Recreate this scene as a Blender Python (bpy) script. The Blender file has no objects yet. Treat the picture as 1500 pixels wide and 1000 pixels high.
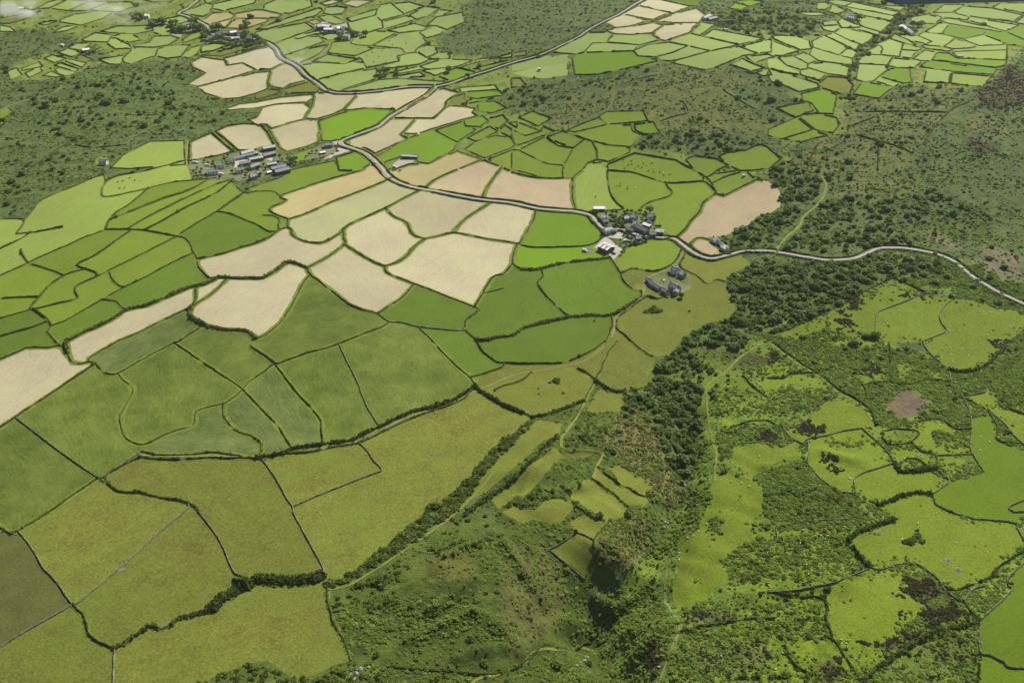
import bpy, math, random
import numpy as np
from mathutils import Vector, geometry
from mathutils.bvhtree import BVHTree

random.seed(7)
RNG = np.random.default_rng(7)
scene = bpy.context.scene
COL = scene.collection

# ------------------------------------------------------------------ camera
FPX, PITCH, HCAM = 1700.0, math.radians(31.0), 513.0      # focal length in photo pixels, pitch, height
cam_data = bpy.data.cameras.new('camera')
cam_data.sensor_fit = 'HORIZONTAL'
cam_data.sensor_width = 36.0
cam_data.lens = 36.0 * FPX / 1500.0
cam_data.clip_start = 0.1
cam_data.clip_end = 20000.0
cam = bpy.data.objects.new('camera', cam_data)
cam.location = (0, 0, HCAM)
cam.rotation_euler = (math.pi / 2 - PITCH, 0, 0)
COL.objects.link(cam)
scene.camera = cam

# ------------------------------------------------------------------ light
SUN_EL, SUN_AZ = math.radians(46), math.radians(36)       # azimuth measured from +Y towards +X
world = bpy.data.worlds.new('World')
scene.world = world
world.use_nodes = True
wn = world.node_tree.nodes
sky = wn.new('ShaderNodeTexSky')
sky.sky_type = 'NISHITA'
sky.sun_disc = False
sky.sun_elevation = SUN_EL
sky.sun_rotation = SUN_AZ
sky.air_density = 1.0
sky.dust_density = 1.5
wn['Background'].inputs['Strength'].default_value = 0.05
world.node_tree.links.new(sky.outputs['Color'], wn['Background'].inputs['Color'])
sun_data = bpy.data.lights.new('sun', 'SUN')
sun_data.energy = 5.0
sun_data.angle = math.radians(0.5)
sun_data.color = (1.0, 0.94, 0.84)
sun = bpy.data.objects.new('sun', sun_data)
sd = Vector((math.sin(SUN_AZ) * math.cos(SUN_EL), math.cos(SUN_AZ) * math.cos(SUN_EL), math.sin(SUN_EL)))
sun.rotation_euler = sd.to_track_quat('Z', 'Y').to_euler()
sun.location = (300, 900, 900)
COL.objects.link(sun)
scene.view_settings.view_transform = 'Standard'
scene.view_settings.look = 'None'
scene.view_settings.exposure = 0.41
scene.view_settings.gamma = 1.0
scene.render.engine = 'CYCLES'
scene.cycles.volume_bounces = 1

# ------------------------------------------------------------------ pixels and terrain height
CT, ST = math.cos(PITCH), math.sin(PITCH)

def rays(px, py):
    a = (np.asarray(px, float) - 750) / FPX
    b = -(np.asarray(py, float) - 500) / FPX
    return np.stack([a, CT + b * ST, -ST + b * CT], -1)

def flat(px, py):
    r = rays(px, py)
    t = HCAM / -r[..., 2]
    return np.stack([r[..., 0] * t, r[..., 1] * t], -1)

def to_px(P):
    P = np.asarray(P, float)
    z = P[..., 2] - HCAM
    d = P[..., 1] * CT - z * ST
    u = P[..., 1] * ST + z * CT
    return 750 + FPX * P[..., 0] / d, 500 - FPX * u / d

def seg_dist(x, y, pts, vals):
    """distance to a polyline and the value interpolated along it"""
    best = np.full(x.shape, 1e9)
    val = np.zeros(x.shape)
    for i in range(len(pts) - 1):
        ax, ay = pts[i]
        bx, by = pts[i + 1]
        dx, dy = bx - ax, by - ay
        t = np.clip(((x - ax) * dx + (y - ay) * dy) / (dx * dx + dy * dy), 0, 1)
        d = np.hypot(x - ax - t * dx, y - ay - t * dy)
        m = d < best
        best = np.where(m, d, best)
        val = np.where(m, vals[i] * (1 - t) + vals[i + 1] * t, val)
    return best, val

GULLY = flat([1085, 1040, 1012, 1003, 1000, 985, 962, 930, 885, 868, 880, 905, 935],
             [470, 530, 590, 650, 710, 755, 785, 838, 860, 885, 915, 950, 1030])
GDEPTH = [1, 5, 8, 10, 11, 13, 17, 21, 26, 27, 22, 17, 16]
GUL2 = flat([868, 840, 800, 770], [878, 900, 905, 895])
GUL2D = [8, 6, 4, 1]
KNOLLS = []
for (px, py, amp, sx, sy) in [
        (1010, 150, 48, 190, 230), (1450, 190, 45, 260, 330), (800, 20, 30, 300, 350), (560, -60, 55, 700, 500),
        (150, 330, 14, 150, 170), (915, 806, 11, 19, 14), (905, 768, 4, 18, 12), (830, 745, 5, 30, 12), (790, 700, 5, 40, 12), (850, 790, 4, 26, 14),
        (700, 860, 9, 60, 50), (810, 660, 5, 45, 30), (1230, 720, 8, 90, 80), (1350, 620, 6, 90, 70),
        (1430, 900, 5, 80, 50), (840, 985, -9, 28, 26), (350, 480, 6, 160, 120), (1250, 430, 10, 140, 120)]:
    c = flat(px, py)
    KNOLLS.append((c[0], c[1], amp, sx, sy))

RIDGES = [(flat(a, b), h, s) for a, b, h, s in [
    ([632, 660, 697], [905, 888, 860], 3.2, 5), ([670, 700, 740], [968, 956, 948], 3.5, 5), ([655, 690, 722], [826, 808, 786], 3.0, 5),
    ([600, 640, 690], [940, 925, 905], 2.0, 6), ([740, 770, 800], [800, 840, 870], 2.2, 6), ([760, 800, 850], [735, 728, 715], 2.6, 5),
    ([800, 850, 890], [672, 668, 660], 2.2, 5), ([560, 610, 650], [880, 862, 840], 1.8, 5), ([700, 735, 765], [905, 920, 950], 2.2, 7),
    ([890, 930, 965], [905, 890, 868], 2.2, 6), ([900, 950, 990], [940, 925, 900], 2.0, 7), ([1120, 1200, 1260], [690, 672, 690], 2.0, 8),
    ([1000, 1040, 1070], [655, 640, 600], 2.0, 6), ([1100, 1180, 1240], [872, 865, 858], 1.6, 8), ([812, 785, 768], [678, 695, 722], 2.0, 6),
    ([795, 825, 850], [905, 880, 868], 4.5, 7), ([876, 905, 935, 955], [838, 846, 838, 820], 3.5, 6)]]

def height(x, y):
    x = np.asarray(x, float)
    y = np.asarray(y, float)
    z = np.clip((y - 900) / 1400, 0, 3) * 22.0
    for cx, cy, a, sx, sy in KNOLLS:
        z = z + a * np.exp(-((x - cx) / sx) ** 2 - ((y - cy) / sy) ** 2)
    d, dep = seg_dist(x, y, GULLY, GDEPTH)
    z = z - dep * np.exp(-(d / (7 + dep * .7)) ** 2) - 0.35 * dep * np.exp(-(d / 70) ** 2)
    d, dep = seg_dist(x, y, GUL2, GUL2D)
    z = z - dep * np.exp(-(d / 13) ** 2)
    z = z + 1.6 * np.sin(x * .013 + 1.3) * np.sin(y * .011 + .4) + .5 * np.sin(x * .041 + y * .017) * np.sin(y * .037 - x * .013)
    for pts, amp, s in RIDGES:
        d, _ = seg_dist(x, y, pts, [1] * len(pts))
        z = z + 1.45 * amp * np.exp(-(d / (s * .68)) ** 2)
    rough = np.exp(-(seg_dist(x, y, GULLY, GDEPTH)[0] / 105) ** 2)
    z = z + rough * (1.0 * np.sin(x * .21 + 1.1 * np.sin(y * .13)) * np.sin(y * .19 + np.sin(x * .11)))
    return z

_gx0, _gy0, _gs = -1750.0, 250.0, 2.5
_GH = np.concatenate([height(*np.meshgrid(np.arange(1401) * _gs + _gx0, np.arange(a, min(a + 130, 1041)) * _gs + _gy0))
                      for a in range(0, 1041, 130)])

def height_fast(x, y):
    u = np.clip((x - _gx0) / _gs, 0, 1399.999)
    v = np.clip((y - _gy0) / _gs, 0, 1039.999)
    i = u.astype(int)
    j = v.astype(int)
    u = u - i
    v = v - j
    return (_GH[j, i] * (1 - u) + _GH[j, i + 1] * u) * (1 - v) + (_GH[j + 1, i] * (1 - u) + _GH[j + 1, i + 1] * u) * v

def hit(px, py, dz=0.0):
    """ground points seen at photo pixels (dz: the seen point stands that far above the ground)"""
    px = np.atleast_1d(np.asarray(px, float))
    py = np.atleast_1d(np.asarray(py, float))
    r = rays(px, py)
    t0 = HCAM / -r[:, 2]
    S = np.linspace(.72, 1.12, 110)
    lo = np.full(px.shape, .72)
    hi = np.full(px.shape, 1.12)
    done = np.zeros(px.shape, bool)
    prev = .72
    for s in S:
        t = t0 * s
        below = (HCAM + r[:, 2] * t) < height_fast(r[:, 0] * t, r[:, 1] * t) + dz
        new = below & ~done
        hi = np.where(new, s, hi)
        lo = np.where(new, prev, lo)
        done |= below
        prev = s
    for _ in range(14):
        m = (lo + hi) / 2
        t = t0 * m
        below = (HCAM + r[:, 2] * t) < height_fast(r[:, 0] * t, r[:, 1] * t) + dz
        hi = np.where(below, m, hi)
        lo = np.where(below, lo, m)
    t = t0 * hi
    return np.stack([r[:, 0] * t, r[:, 1] * t], -1)

# ------------------------------------------------------------------ the traced field map
# '@ x y scale' starts a local frame; h hedge, H broad hedge, w stone wall, b bare edge, c hedged field,
# o open patch, s a point inside a field, r road, q road with hedges, t track, g grass track
TRACE = """
@ 0 750 .25
h 285 0 105 110 65 120 30 108 -20 80
w 105 115 160 175 210 250 255 330 300 375 355 440 385 490 425 540
w 425 540 300 615 90 735 -20 805
w 425 540 460 530 620 395 700 330 900 150 1000 65 1080 0 1110 -35
h 430 545 480 600 505 650 515 710 570 755 630 780 672 803
w 672 803 668 900 662 1010
H 672 803 760 745 870 670 905 672 950 685 1000 655 1060 620 1150 600 1235 575
B 1235 575 1290 520 1400 450 1500 395 1650 403 1800 400 1900 365
w 1165 0 1250 110 1310 210 1345 300 1380 360 1420 375
b 990 1290 1110 1010 1250 965 1350 925 1450 890 1510 872 1560 865 1610 890 1650 930 1730 975 1830 955 1940 905 2050 870
s hay 600 200
s hay 700 450
s hay 300 800
s hay 1000 850
s rough 100 450
s crop 100 40
s hay 1450 200
@ 375 750 .25
w 215 0 270 100 330 210 390 320 410 362
h 410 362 415 400
b 415 400 500 390 560 360 640 300 700 240 780 185 980 20 1150 -110 1250 -200 1310 -280 1400 -380 1500 -460 1600 -530 1630 -545
b 418 440 520 430 640 365 760 290 870 215 1000 120 1150 0 1240 -80 1320 -210 1380 -280 1500 -395 1620 -520 1630 -545
s thicket 600 360
s thicket 1350 -300
g 1.5 420 455 540 430 640 372 740 312 870 222 1010 125 1170 5 1290 -110 1400 -240
h 415 400 418 455 420 500 440 590 455 640 520 770 550 865
w 440 590 520 570
h 750 905 900 915 1100 930 1310 950
g 1.6 1270 1010 1310 955 1420 948 1500 932 1560 895 1620 842 1690 780 1780 803 1900 788 1960 772 2020 792
h 1310 950 1420 942 1500 926 1560 888 1620 836 1690 772 1780 796 1900 781 1960 764
@ 750 750 .25
t 1.3 910 340 890 480 910 540 950 610 980 680 940 790 900 890 850 1010
h 985 695 1100 670 1220 655 1320 630 1450 625 1540 625
o pasture 1130 0 1090 100 980 130 970 250 950 420 940 520 950 590 1010 560 1150 510 1190 430 1290 410 1240 290 1330 200 1420 160 1390 90 1400 40 1460 0 1480 -20 1480 -100 1440 -170 1390 -190 1300 -220 1200 -250 1170 -100
w 215 215 345 145 375 120 480 165
w 165 185 300 290 425 395
h 425 395 485 275 485 160 545 85 580 45
s hay 400 240
h 345 100 375 120
b 345 100 340 60 390 20 430 0 490 35 545 50 580 45
s hay 470 90
@ 1125 750 .25
w -20 215 50 165 55 90 140 70 300 50 440 45 560 15
w -10 472 150 460 260 440 400 410 500 370 580 335 600 320
H 600 320 540 270 490 200 470 185 510 130 600 90 680 60 740 40
w 600 320 650 340 720 320 800 300 860 300 940 350 1000 400 1035 455 1090 500 1140 520 1200 455 1290 430
h 1140 520 1190 590 1245 635
H 1245 635 1150 670 1000 700 880 755 760 830 690 885 600 950 540 1010
w 1245 635 1290 590 1390 500 1440 430 1430 360 1510 300
h 1330 390 1390 300 1510 225
w 1245 635 1240 720 1245 825 1300 840 1380 880 1460 915 1510 915
h 1245 825 1230 1010
w 1510 180 1480 130 1450 70 1330 50 1200 40 1180 30 1100 10 1000 5
w 1440 25 1510 18
h 330 720 400 765 450 850 490 910 530 980
o pasture 345 490 480 410 590 360 790 335 790 400 850 450 930 550 840 640 770 720 640 775 500 750 390 740 345 620
b 740 40 700 0 640 -40
b 1290 430 1340 330 1400 260 1490 190 1480 130
s pasture 900 200
s lush 1380 750
s lush 1400 960
s lush 1475 420
@ 0 500 .25
h -10 108 90 65 180 38 280 38 355 30 400 80 430 125 480 130 525 120 560 130
h 355 30 330 0 275 -55
h 525 120 530 95 700 -5
h 550 140 400 240 280 320 90 445 -10 515
h 560 145 600 175 650 190 690 185 760 150 900 70 1020 10
h 1020 10 1100 60 1200 130 1290 190 1420 280 1500 365 1550 415 1630 500 1680 580 1710 630
h 690 190 720 225 765 255 780 295 750 350 720 405 700 440 715 510 740 570 790 595 840 605 890 590 950 555 1050 520 1135 490 1150 410 1220 385 1310 365 1380 320 1420 285 1460 240 1500 210
w 90 450 200 530 330 630 450 715 575 800
h 575 805 430 900 280 1000
w 580 800 620 790 720 715 825 645
h 640 800 740 720 830 680 900 690 1100 690 1250 680 1350 685 1500 685 1540 695
b 825 645 830 604
h 825 645 900 660 1000 665 1150 660 1250 650 1330 660 1500 660
h 610 825 690 875 820 885 950 915 1095 945 1160 990 1165 1000
w 1095 945 1110 965
h 1310 365 1310 430 1350 490 1390 525 1470 555 1500 575 1530 600 1530 640 1528 658
h 575 805 610 825 640 800
s straw 200 250
s straw 540 45
s crop 400 480
s crop 200 750
s crop 1050 300
s crop2 1250 550
s crop2 1450 420
s crop2 800 100
s hay 1000 800
s crop2 1510 590
@ 375 500 .25
h -30 30 60 90 105 125
h 105 125 130 130 250 85 420 35 520 0 650 -50 740 -85 780 -115
h 105 125 60 170 0 210
h 105 125 120 145 170 210 240 300 340 410 375 460 385 540 390 605
w 485 15 530 110 590 230 620 310 660 400 720 490
h 1000 -35 1035 0 1120 90 1180 150 1255 210 1290 260
H 0 660 180 652 210 640 380 615 550 580 640 540 750 490 900 420 1060 380 1190 325 1290 262
h 40 695 140 670 300 650 450 620 580 600 650 575 780 510 900 455 1050 400 1200 345 1300 295
t 1.7 -900 795 -790 735 -680 672 -500 674 -250 672 0 672 210 655 400 625 600 590 760 510 900 440 1060 390 1200 337 1310 280 1420 240 1500 198 1620 180 1800 145 1890 130 1970 85 2040 30 2080 0
w 45 695 120 810 180 920 215 970 225 1000
w 215 965 350 910 500 850 650 790 735 755 690 700 650 640 605 600
H 1300 295 1400 345 1500 395 1570 420
h 1255 210 1350 185 1440 150 1455 128
h 1290 -10 1330 60 1380 100 1420 125 1500 130 1630 132 1800 125 1930 75 2020 20 2045 0
h 1400 290 1440 265 1500 248 1560 225 1615 205
s crop 50 -20
s crop2 200 450
s crop 400 350
s crop 900 250
s mid 1250 120
s hay 300 800
s hay 900 600
s crop2 30 480
@ 750 500 .25
h 615 0 570 60 540 120 500 210 480 240 440 310 400 390 350 470
h 385 160 430 180 490 225
H 510 245 560 275 620 295 665 290
h 700 0 750 45 800 80 830 90
b 830 90 850 180 855 205 790 270 665 290
b 500 210 510 245
s hay 680 150
H 700 300 760 300 830 260
o hay 510 275 560 295 640 305 665 305 660 370 630 410 540 415 450 420 440 400
b 390 150 300 145 120 180 0 198 -80 225 -190 270
h 70 420 130 430
H 130 430 200 430 300 400 420 350
b 420 350 400 390 460 300 490 240
s hay 250 320
o hay 300 480 160 460 130 470 40 560 -30 620 -140 730 -200 800 -260 900 -330 990 -240 930 -150 880 -60 800 20 730 80 690 180 580 270 545
H 270 560 200 610 150 680 60 760 -10 830 -100 895 -200 960 -280 1020
o hay 250 620 310 680 250 720 150 830 60 930 0 955 -80 980 -120 930 -20 840 80 750 170 680
o hay 285 610 330 632 400 642 490 638 470 665 430 678 360 682 300 655
g 2 490 225 440 330 390 420 340 500 290 570 280 600 310 630 400 640 490 635 530 655 490 750 475 800
o hay 345 880 420 810 470 815 560 870 690 970 720 1000 690 1000 640 1030 580 1045 545 1040 490 1010 430 970 345 920
h 470 805 560 870 680 970
o hay 470 800 490 750 540 770 650 855 780 915 800 940 770 970 690 965 560 865
h 530 760 650 850 780 910
o hay 560 735 620 720 700 760 830 860 795 915 780 905 650 845
o hay 140 985 200 930 290 930 360 965 340 1000 300 1050 230 1080 120 1040 70 1070 0 1035 -60 1000 0 965 80 985
h 0 940 50 960 130 960 170 930 240 915 310 925 370 955 440 990 490 1032 545 1050
g 1.8 1470 10 1340 90 1250 190 1150 270 1140 320 1150 450 1170 570 1200 660 1190 740 1190 850
o pasture 1190 270 1230 265 1250 330 1270 390 1310 440 1250 420 1200 340
o pasture 1270 225 1360 205 1470 310 1420 350 1330 385 1310 300
h 1360 210 1420 270 1500 330
h 1280 510 1330 490 1420 465 1500 465
o pasture 1280 680 1300 620 1380 590 1480 600 1560 610 1680 600 1695 640 1695 690 1600 700 1500 740 1400 795 1330 740
@ 1125 500 .25
g 2.2 20 15 130 95 200 150 290 195 360 255 440 315 520 355 590 420 625 495
h 30 5 140 87 210 142 300 187 370 247 450 305 530 345 600 410 635 490
w 405 325 320 360 260 400 240 450 160 500 95 520
h 95 520 60 500 0 490
w 95 520 140 570 200 600 235 590
w 200 605 240 570 350 550 450 525 550 510
b 550 510 625 495
b 405 325 440 318 520 358 590 425 622 495
w 560 510 640 590 700 650 735 700 745 710
w 235 590 235 690 235 720 300 800 380 860 440 885 510 885 505 810 560 770 640 745 745 710
H 745 710 770 760 850 760 980 745
w 980 745 1020 780 1060 820 1000 870 960 895
H 960 895 850 890 730 930 640 960
h 960 895 990 960 1110 1010
s pasture 480 430
s pasture 480 620
s pasture 750 850
b 640 960 560 940 510 885
h 710 0 715 125
w 905 0 930 50 1000 120 1060 170
H 1060 170 1130 180 1230 165 1310 110 1380 40 1395 0
w 1055 170 1080 260 1140 330 1190 450 1185 600 1190 640 1210 680 1265 765
w 1155 305 1270 300 1270 265
w 1155 330 1280 400 1390 490 1475 585 1510 615
w 1190 450 1250 430 1290 405
h 1380 320 1410 380 1440 405 1510 428
b 1270 265 1310 290 1340 330 1350 380 1440 405
b 1155 305 1155 330
s pasture 1300 350
s pasture 1440 490
o lush 1195 460 1290 430 1310 470 1345 580 1470 640 1510 645 1560 700 1560 1000 1500 1010 1440 1070 1330 1050 1180 1030 1110 1000 990 955 965 900 1000 875 1065 822 1160 805 1265 765 1212 680 1192 640 1188 600
o pasture 880 480 1000 470 1100 520 1160 600 1190 640 1010 650 960 640 840 590 870 540
h 880 470 1000 455 1060 490 1110 515 1175 515
w 1010 655 1100 665 1200 660
o pasture 1000 680 1160 690 1100 790 1060 790 1020 740
o pasture 510 190 600 140 690 150 690 220 570 245
o pasture 750 135 830 125 840 170 790 230
o pasture 940 190 980 170 1050 240 1000 235
o pasture 0 230 150 205 300 215 380 300 280 260 100 240 0 330 -60 330
o pasture 0 60 40 60 130 150 100 205 0 180
o pasture 750 770 830 780 820 700 900 700 960 720 940 660 860 640 740 620 700 600
w 1510 930 1450 950 1440 1000 1400 1010
h 0 215 90 212 150 190 290 195
h 670 525 750 512 850 522 878 540 830 590 720 605 670 560
h 555 255 575 320 560 355
h 560 250 690 235 800 255 940 225 1050 245
h 1290 405 1340 500 1350 580 1470 630
h 1140 330 1190 350
h 750 765 790 700 870 690 940 720
h 840 595 900 640 980 670 1000 735
@ 1125 750 .25
h 0 490 80 480 200 500 330 510 345 620 390 740
h 250 620 200 640 160 630
h 100 780 150 880 260 960
h 1040 430 1100 460 1210 420 1310 365
h 1430 365 1400 420 1440 460
@ 0 250 .25
h 610 25 540 45 440 90 250 170 180 245 140 295
h -10 285 70 282 140 295 95 370
h 95 370 220 358
h 240 352 370 330
h -10 460 60 430 180 368
h 600 20 620 65 600 100 600 150 660 150 750 130 850 110 900 95 1000 70 1150 55 1270 45
h 620 65 680 35 780 15 860 0 1090 -60
h 870 125 800 165 750 205 680 245 640 290 620 345
h 640 295 800 225 1000 150 1130 105 1230 75
h 740 345 870 270 1000 205 1100 155 1230 95 1300 70 1390 45
h 840 350 950 295 1100 210 1200 165 1290 115 1370 70
h 1040 385 1160 305 1270 240 1340 190 1430 130
h 1370 80 1430 130 1500 122 1600 122 1640 150 1680 175
h 1270 242 1350 255 1430 290 1500 315 1590 360 1640 345
h 620 345 740 348 840 352 930 365 1030 378 1080 395 1115 430 1130 470 1155 520
h 620 345 500 390 400 435 270 490 165 540 80 580 -10 618
h 120 460 130 485 160 540 230 560 340 600 375 615
h 770 355 640 440 550 500 450 550 500 575 560 595 570 612
h 500 575 375 615 270 690 230 740 180 800 180 815
h -10 750 120 742 230 738
h 1040 388 950 430 800 505 640 585 560 625 440 685 455 745 350 775 250 800 180 818 100 840 -10 870
h 635 595 660 640 700 675 735 680
h 1130 485 1000 545 860 620 735 680 600 755 480 825 380 880 305 910 270 945
h 195 820 250 850 285 880 300 905
h 290 882 150 930 -10 975
h 600 760 680 765 715 800 745 815
h 1160 525 1290 490 1400 455 1500 428 1560 400 1640 345
h 1160 525 1160 560 1200 610 1235 632 1280 625
H 1280 625 1400 632 1500 632 1540 630 1610 590 1690 540 1800 570
H 1280 625 1200 665 1100 690 980 740 860 790 745 815 640 880 500 945 390 1000 385 1005 400 1060
h 1340 645 1240 720 1150 780 1120 800 950 880 820 945 690 1005
h 1190 650 1150 690 1145 760 1115 805
H 1120 800 1110 850 1150 880 1200 905 1300 930 1400 935 1460 950 1500 985
h 1190 905 1100 965 1050 1000 1020 1010
s pale 350 250
s pale 50 340
s pale 700 95
s pale 50 530
b 1270 45 1110 15 1090 -60
s pasture 900 110
s pasture 900 180
s pasture 850 250
s pasture 950 250
s pasture 1100 280
s pasture 1400 200
s mid 1350 350
s pasture 450 480
s pasture 700 480
s pasture 900 520
s mid 950 640
s pasture 550 700
s pasture 200 650
s pasture 80 680
s pasture 80 800
s pasture 350 700
s mid 550 850
s mid 120 890
s mid 150 970
s straw 800 860
s straw 1230 700
s straw 1350 530
s straw 1350 780
s crop 1300 980
@ 375 250 .25
h 180 175 150 145 280 100 340 80 450 45 600 5 640 -10
h 180 175 140 195 85 220 90 245 130 265 190 285
h 190 288 300 250 430 190 560 140 700 85 800 45
h 190 288 185 330 205 345 220 380 270 410 340 425 400 420 500 360 510 345
h 185 330 140 345 130 320 135 290 100 265 40 262
h 510 345 560 310 660 265 760 220 860 165 960 110
h 510 345 515 400 518 430 420 505 310 560 300 570
h 518 430 600 485 700 540 755 560
h 760 222 800 265 880 305 920 375 990 400
h 990 400 930 445 880 500 820 540 755 560
h 990 400 1060 385 1150 365 1230 375 1350 400 1500 422 1530 430
h 1150 360 1220 290 1300 235 1370 190
h 300 570 320 610 390 665 470 725 540 780 590 805 715 838
h 320 615 270 670 220 770 150 880 60 960 0 985
h 755 562 770 600 850 635 930 665 1050 710 1150 750 1280 800
h 930 670 860 740 790 790 715 838
w 715 840 780 880 850 890 950 915 1080 930 1180 938 1230 935
w 955 918 1000 970
h 1280 800 1300 820 1240 870 1225 920 1240 950 1290 990
h 1290 795 1330 720 1390 625 1450 605 1500 570
w 1340 712 1450 690
H 1290 995 1350 995 1430 975 1500 965 1580 920 1700 890 1845 860 1950 850 2060 850 2140 820 2200 780 2260 740
q 5.2 740 0 790 45 850 75 930 100 1050 120 1200 150 1340 172 1500 189 1650 222 1800 235 1910 245 1960 262 2000 310
h 990 95 1040 60 1120 20 1180 -5
h 1330 160 1360 90 1425 0 1440 -20
s tan 450 130
s strawg 500 240
s straw 640 400
s straw2 1000 260
s straw 1350 290
s straw 1150 550
s straw 600 650
s straw 250 460
s straw 100 750
s tan 900 20
s strawb 1200 60
s strawb 1450 100
s crop 350 850
s mid 1000 820
s mid 1420 850
s mid 1450 650
s pasture 70 200
s mid 1100 965
s mid 30 350
@ 750 250 .25
h 0 10 100 35 200 45 300 45 360 45
h 295 0 292 45
h 410 0 365 50 355 110 360 180 375 220
h 560 0 565 80 580 140 620 195 655 225 600 232 450 240
h 565 8 700 10 780 35 900 70 1000 70 1120 62
h 905 72 920 105 940 125 910 155 820 180 770 205 740 235
h 1120 62 1140 70 1170 100 1190 135 1120 190 1100 240 1050 290 1020 340 970 385
h 1190 140 1240 150 1260 140 1330 105 1430 55 1470 45
b 1440 55 1500 62 1560 110 1580 150 1570 210 1520 245 1440 270 1380 320 1250 380 1150 390 1090 395 1045 430 980 392
h 1045 430 1100 400 1160 410 1210 450 1240 485 1180 500 1110 485 1060 455 1045 430
h 150 240 120 300 80 370 45 430 30 445
h 30 445 130 450 300 448 430 440 500 415 530 375 500 330
h 30 445 10 490 5 545 60 580
h 5 545 -40 570
H 60 580 150 580 260 550 400 530 500 520 575 510
b 575 510 545 470 480 450 500 415
h 575 510 600 515
h 170 585 185 620 150 650 170 690 210 745 260 790 300 830 345 860
h 600 515 610 560 640 600
h 640 595 720 575 830 590 900 570 950 540 980 500 1000 455
h 640 605 650 640 700 690 760 710 765 740
h 650 460 690 440 760 430 800 405 870 398 960 405
b 650 460 620 505 600 515
q 5.2 470 268 500 305 540 340 640 345 750 380 870 392 950 400 1000 435 1040 465 1100 500 1170 515 1250 500 1300 482 1400 470 1500 470 1580 480
t 2.4 1005 455 985 510 960 550 900 590 820 610 780 640 770 700 760 740 690 800 620 850 600 900 600 950 570 1000
h 1030 470 1000 520 985 545 1000 575 1090 620 1140 660 1200 640 1250 650
h 850 750 790 735 700 800 630 850 615 900 620 930 660 960 700 1000
h 800 735 850 750 890 740
h 590 860 585 920 545 995
b 1250 650 1290 740 1310 810 1300 860 1150 890 1050 950 1000 980 980 1020 960 1060 900 1080 830 1090
b 890 740 985 720 1050 690 985 640 1000 575
b 1340 500 1400 550 1300 600 1250 650
s strawb 200 130
s strawb 1250 200
s strawb 1130 450
s pasture 480 130
s pasture 730 80
s pasture 1000 200
s mid2 250 330
s lime 250 500
s pasture 800 500
s mid 450 700
s mid 100 800
s mid 350 930
s hay2 1000 850
s hay2 1150 570
s straw 20 300
o yard 470 445 540 390 560 390 600 425 660 460 640 490 590 510 540 470
o yard 570 385 630 345 680 350 670 375 640 400 600 395
o gravel 865 650 895 605 905 660
@ 1125 250 .25
q 5.6 60 478 160 495 280 515 370 525 500 515 600 475 650 455 800 455 950 480 1050 510 1130 560 1190 615 1280 670 1400 735 1510 782
g 2.6 45 465 110 390 180 330 210 270 280 210 325 150 340 80 310 30
h -10 968 120 930 250 870 400 800 500 740 620 680 720 635 860 590
h 735 640 830 670 920 715
w 920 725 800 770 690 810 640 840 625 945 605 960
w 1080 755 1030 800 1005 850 1020 900 1045 940 970 975 920 1000
b 920 715 920 735 1060 745 1090 755 1200 760 1350 810 1430 810 1510 845
b 20 965 190 990 280 935 420 940 480 975 605 960
b 625 945 680 1000 780 1010 905 1005
b 1510 925 1440 980 1395 1000
s pasture 600 780
s pasture 800 880
s pasture 1250 900
@ 0 0 .25
c pale 0 45 80 42 200 60 280 15 340 0 0 0
c pale 210 58 290 50 390 5 350 0 290 15
c pale 290 50 400 65 520 10 400 0
c pale 410 68 510 65 640 15 540 8
c pale 520 68 700 72 790 40 770 15 650 15
c pale 840 0 900 15 1000 10 1020 0
c pasture 350 120 440 85 600 72 670 75 600 110 480 150 360 132
c pasture 225 140 350 112 350 125 260 150
c pasture 310 195 370 160 470 150 400 180
c pasture 0 150 60 160 95 190 0 185
c hay 0 110 100 90 240 68 180 105 60 140 0 140
c pasture 590 185 660 195 800 200 900 180 880 150 790 155 690 155
c pasture 480 235 560 195 660 205 630 250 500 245
c pasture 630 230 680 225 760 265 770 285 680 290 630 260
c pale 650 215 700 205 770 205 830 235 760 250 690 225
c pasture 760 260 870 250 900 215 1000 210 1050 225 990 265 900 280 780 275
c pasture 730 370 720 345 780 285 930 280 910 330 840 350 770 375
c pasture 580 350 740 320 715 350 710 380 640 378
c pasture 910 335 930 290 1020 265 1110 265 1060 335 980 345
c pale 1060 335 1120 280 1190 265 1150 320 1110 340
c pasture 1180 310 1190 275 1260 255 1340 265 1250 300
c hay 1180 325 1300 295 1420 270 1430 290 1300 330
c pasture 400 285 450 255 530 255 490 300
c pasture 880 160 980 145 1020 190 960 205 900 190
c pasture 960 115 1060 95 1120 115 1060 140 980 138
c pale 1070 235 1140 190 1200 180 1180 215 1090 250
c pasture 130 400 230 365 250 390 200 400 130 415
c pasture 250 445 300 420 370 445 330 455
c pasture 260 345 310 325 390 345 320 370
c pasture 370 360 420 350 510 370 480 395
c pasture 320 385 360 370 460 405 440 422
c pasture 320 410 340 402 440 430 410 443 370 440
c pasture 340 310 400 290 470 310 420 335
c pasture 150 430 230 400 250 420 170 455
c hay 440 340 480 325 550 350 500 365
c pasture 40 420 100 400 130 440 60 470
c pasture 0 640 40 620 75 655 20 700 0 705
c pasture 0 710 30 720 0 745
c straw 1115 370 1180 335 1320 355 1335 385 1420 370 1500 410 1380 450 1160 510 1095 495 1200 430 1130 395
c straw 1310 345 1400 320 1500 290 1580 275 1620 310 1640 345 1675 372 1590 408 1500 412 1420 370 1340 385
c straw2 1160 515 1500 428 1585 420 1570 490 1572 520 1500 550 1400 575 1310 580 1200 550
c tan 1180 130 1240 80 1340 70 1375 90 1360 110 1225 140
c tan 1220 140 1370 112 1320 165 1240 160
c tan 1330 165 1380 112 1500 108 1580 110 1560 130 1500 150 1430 170
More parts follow.
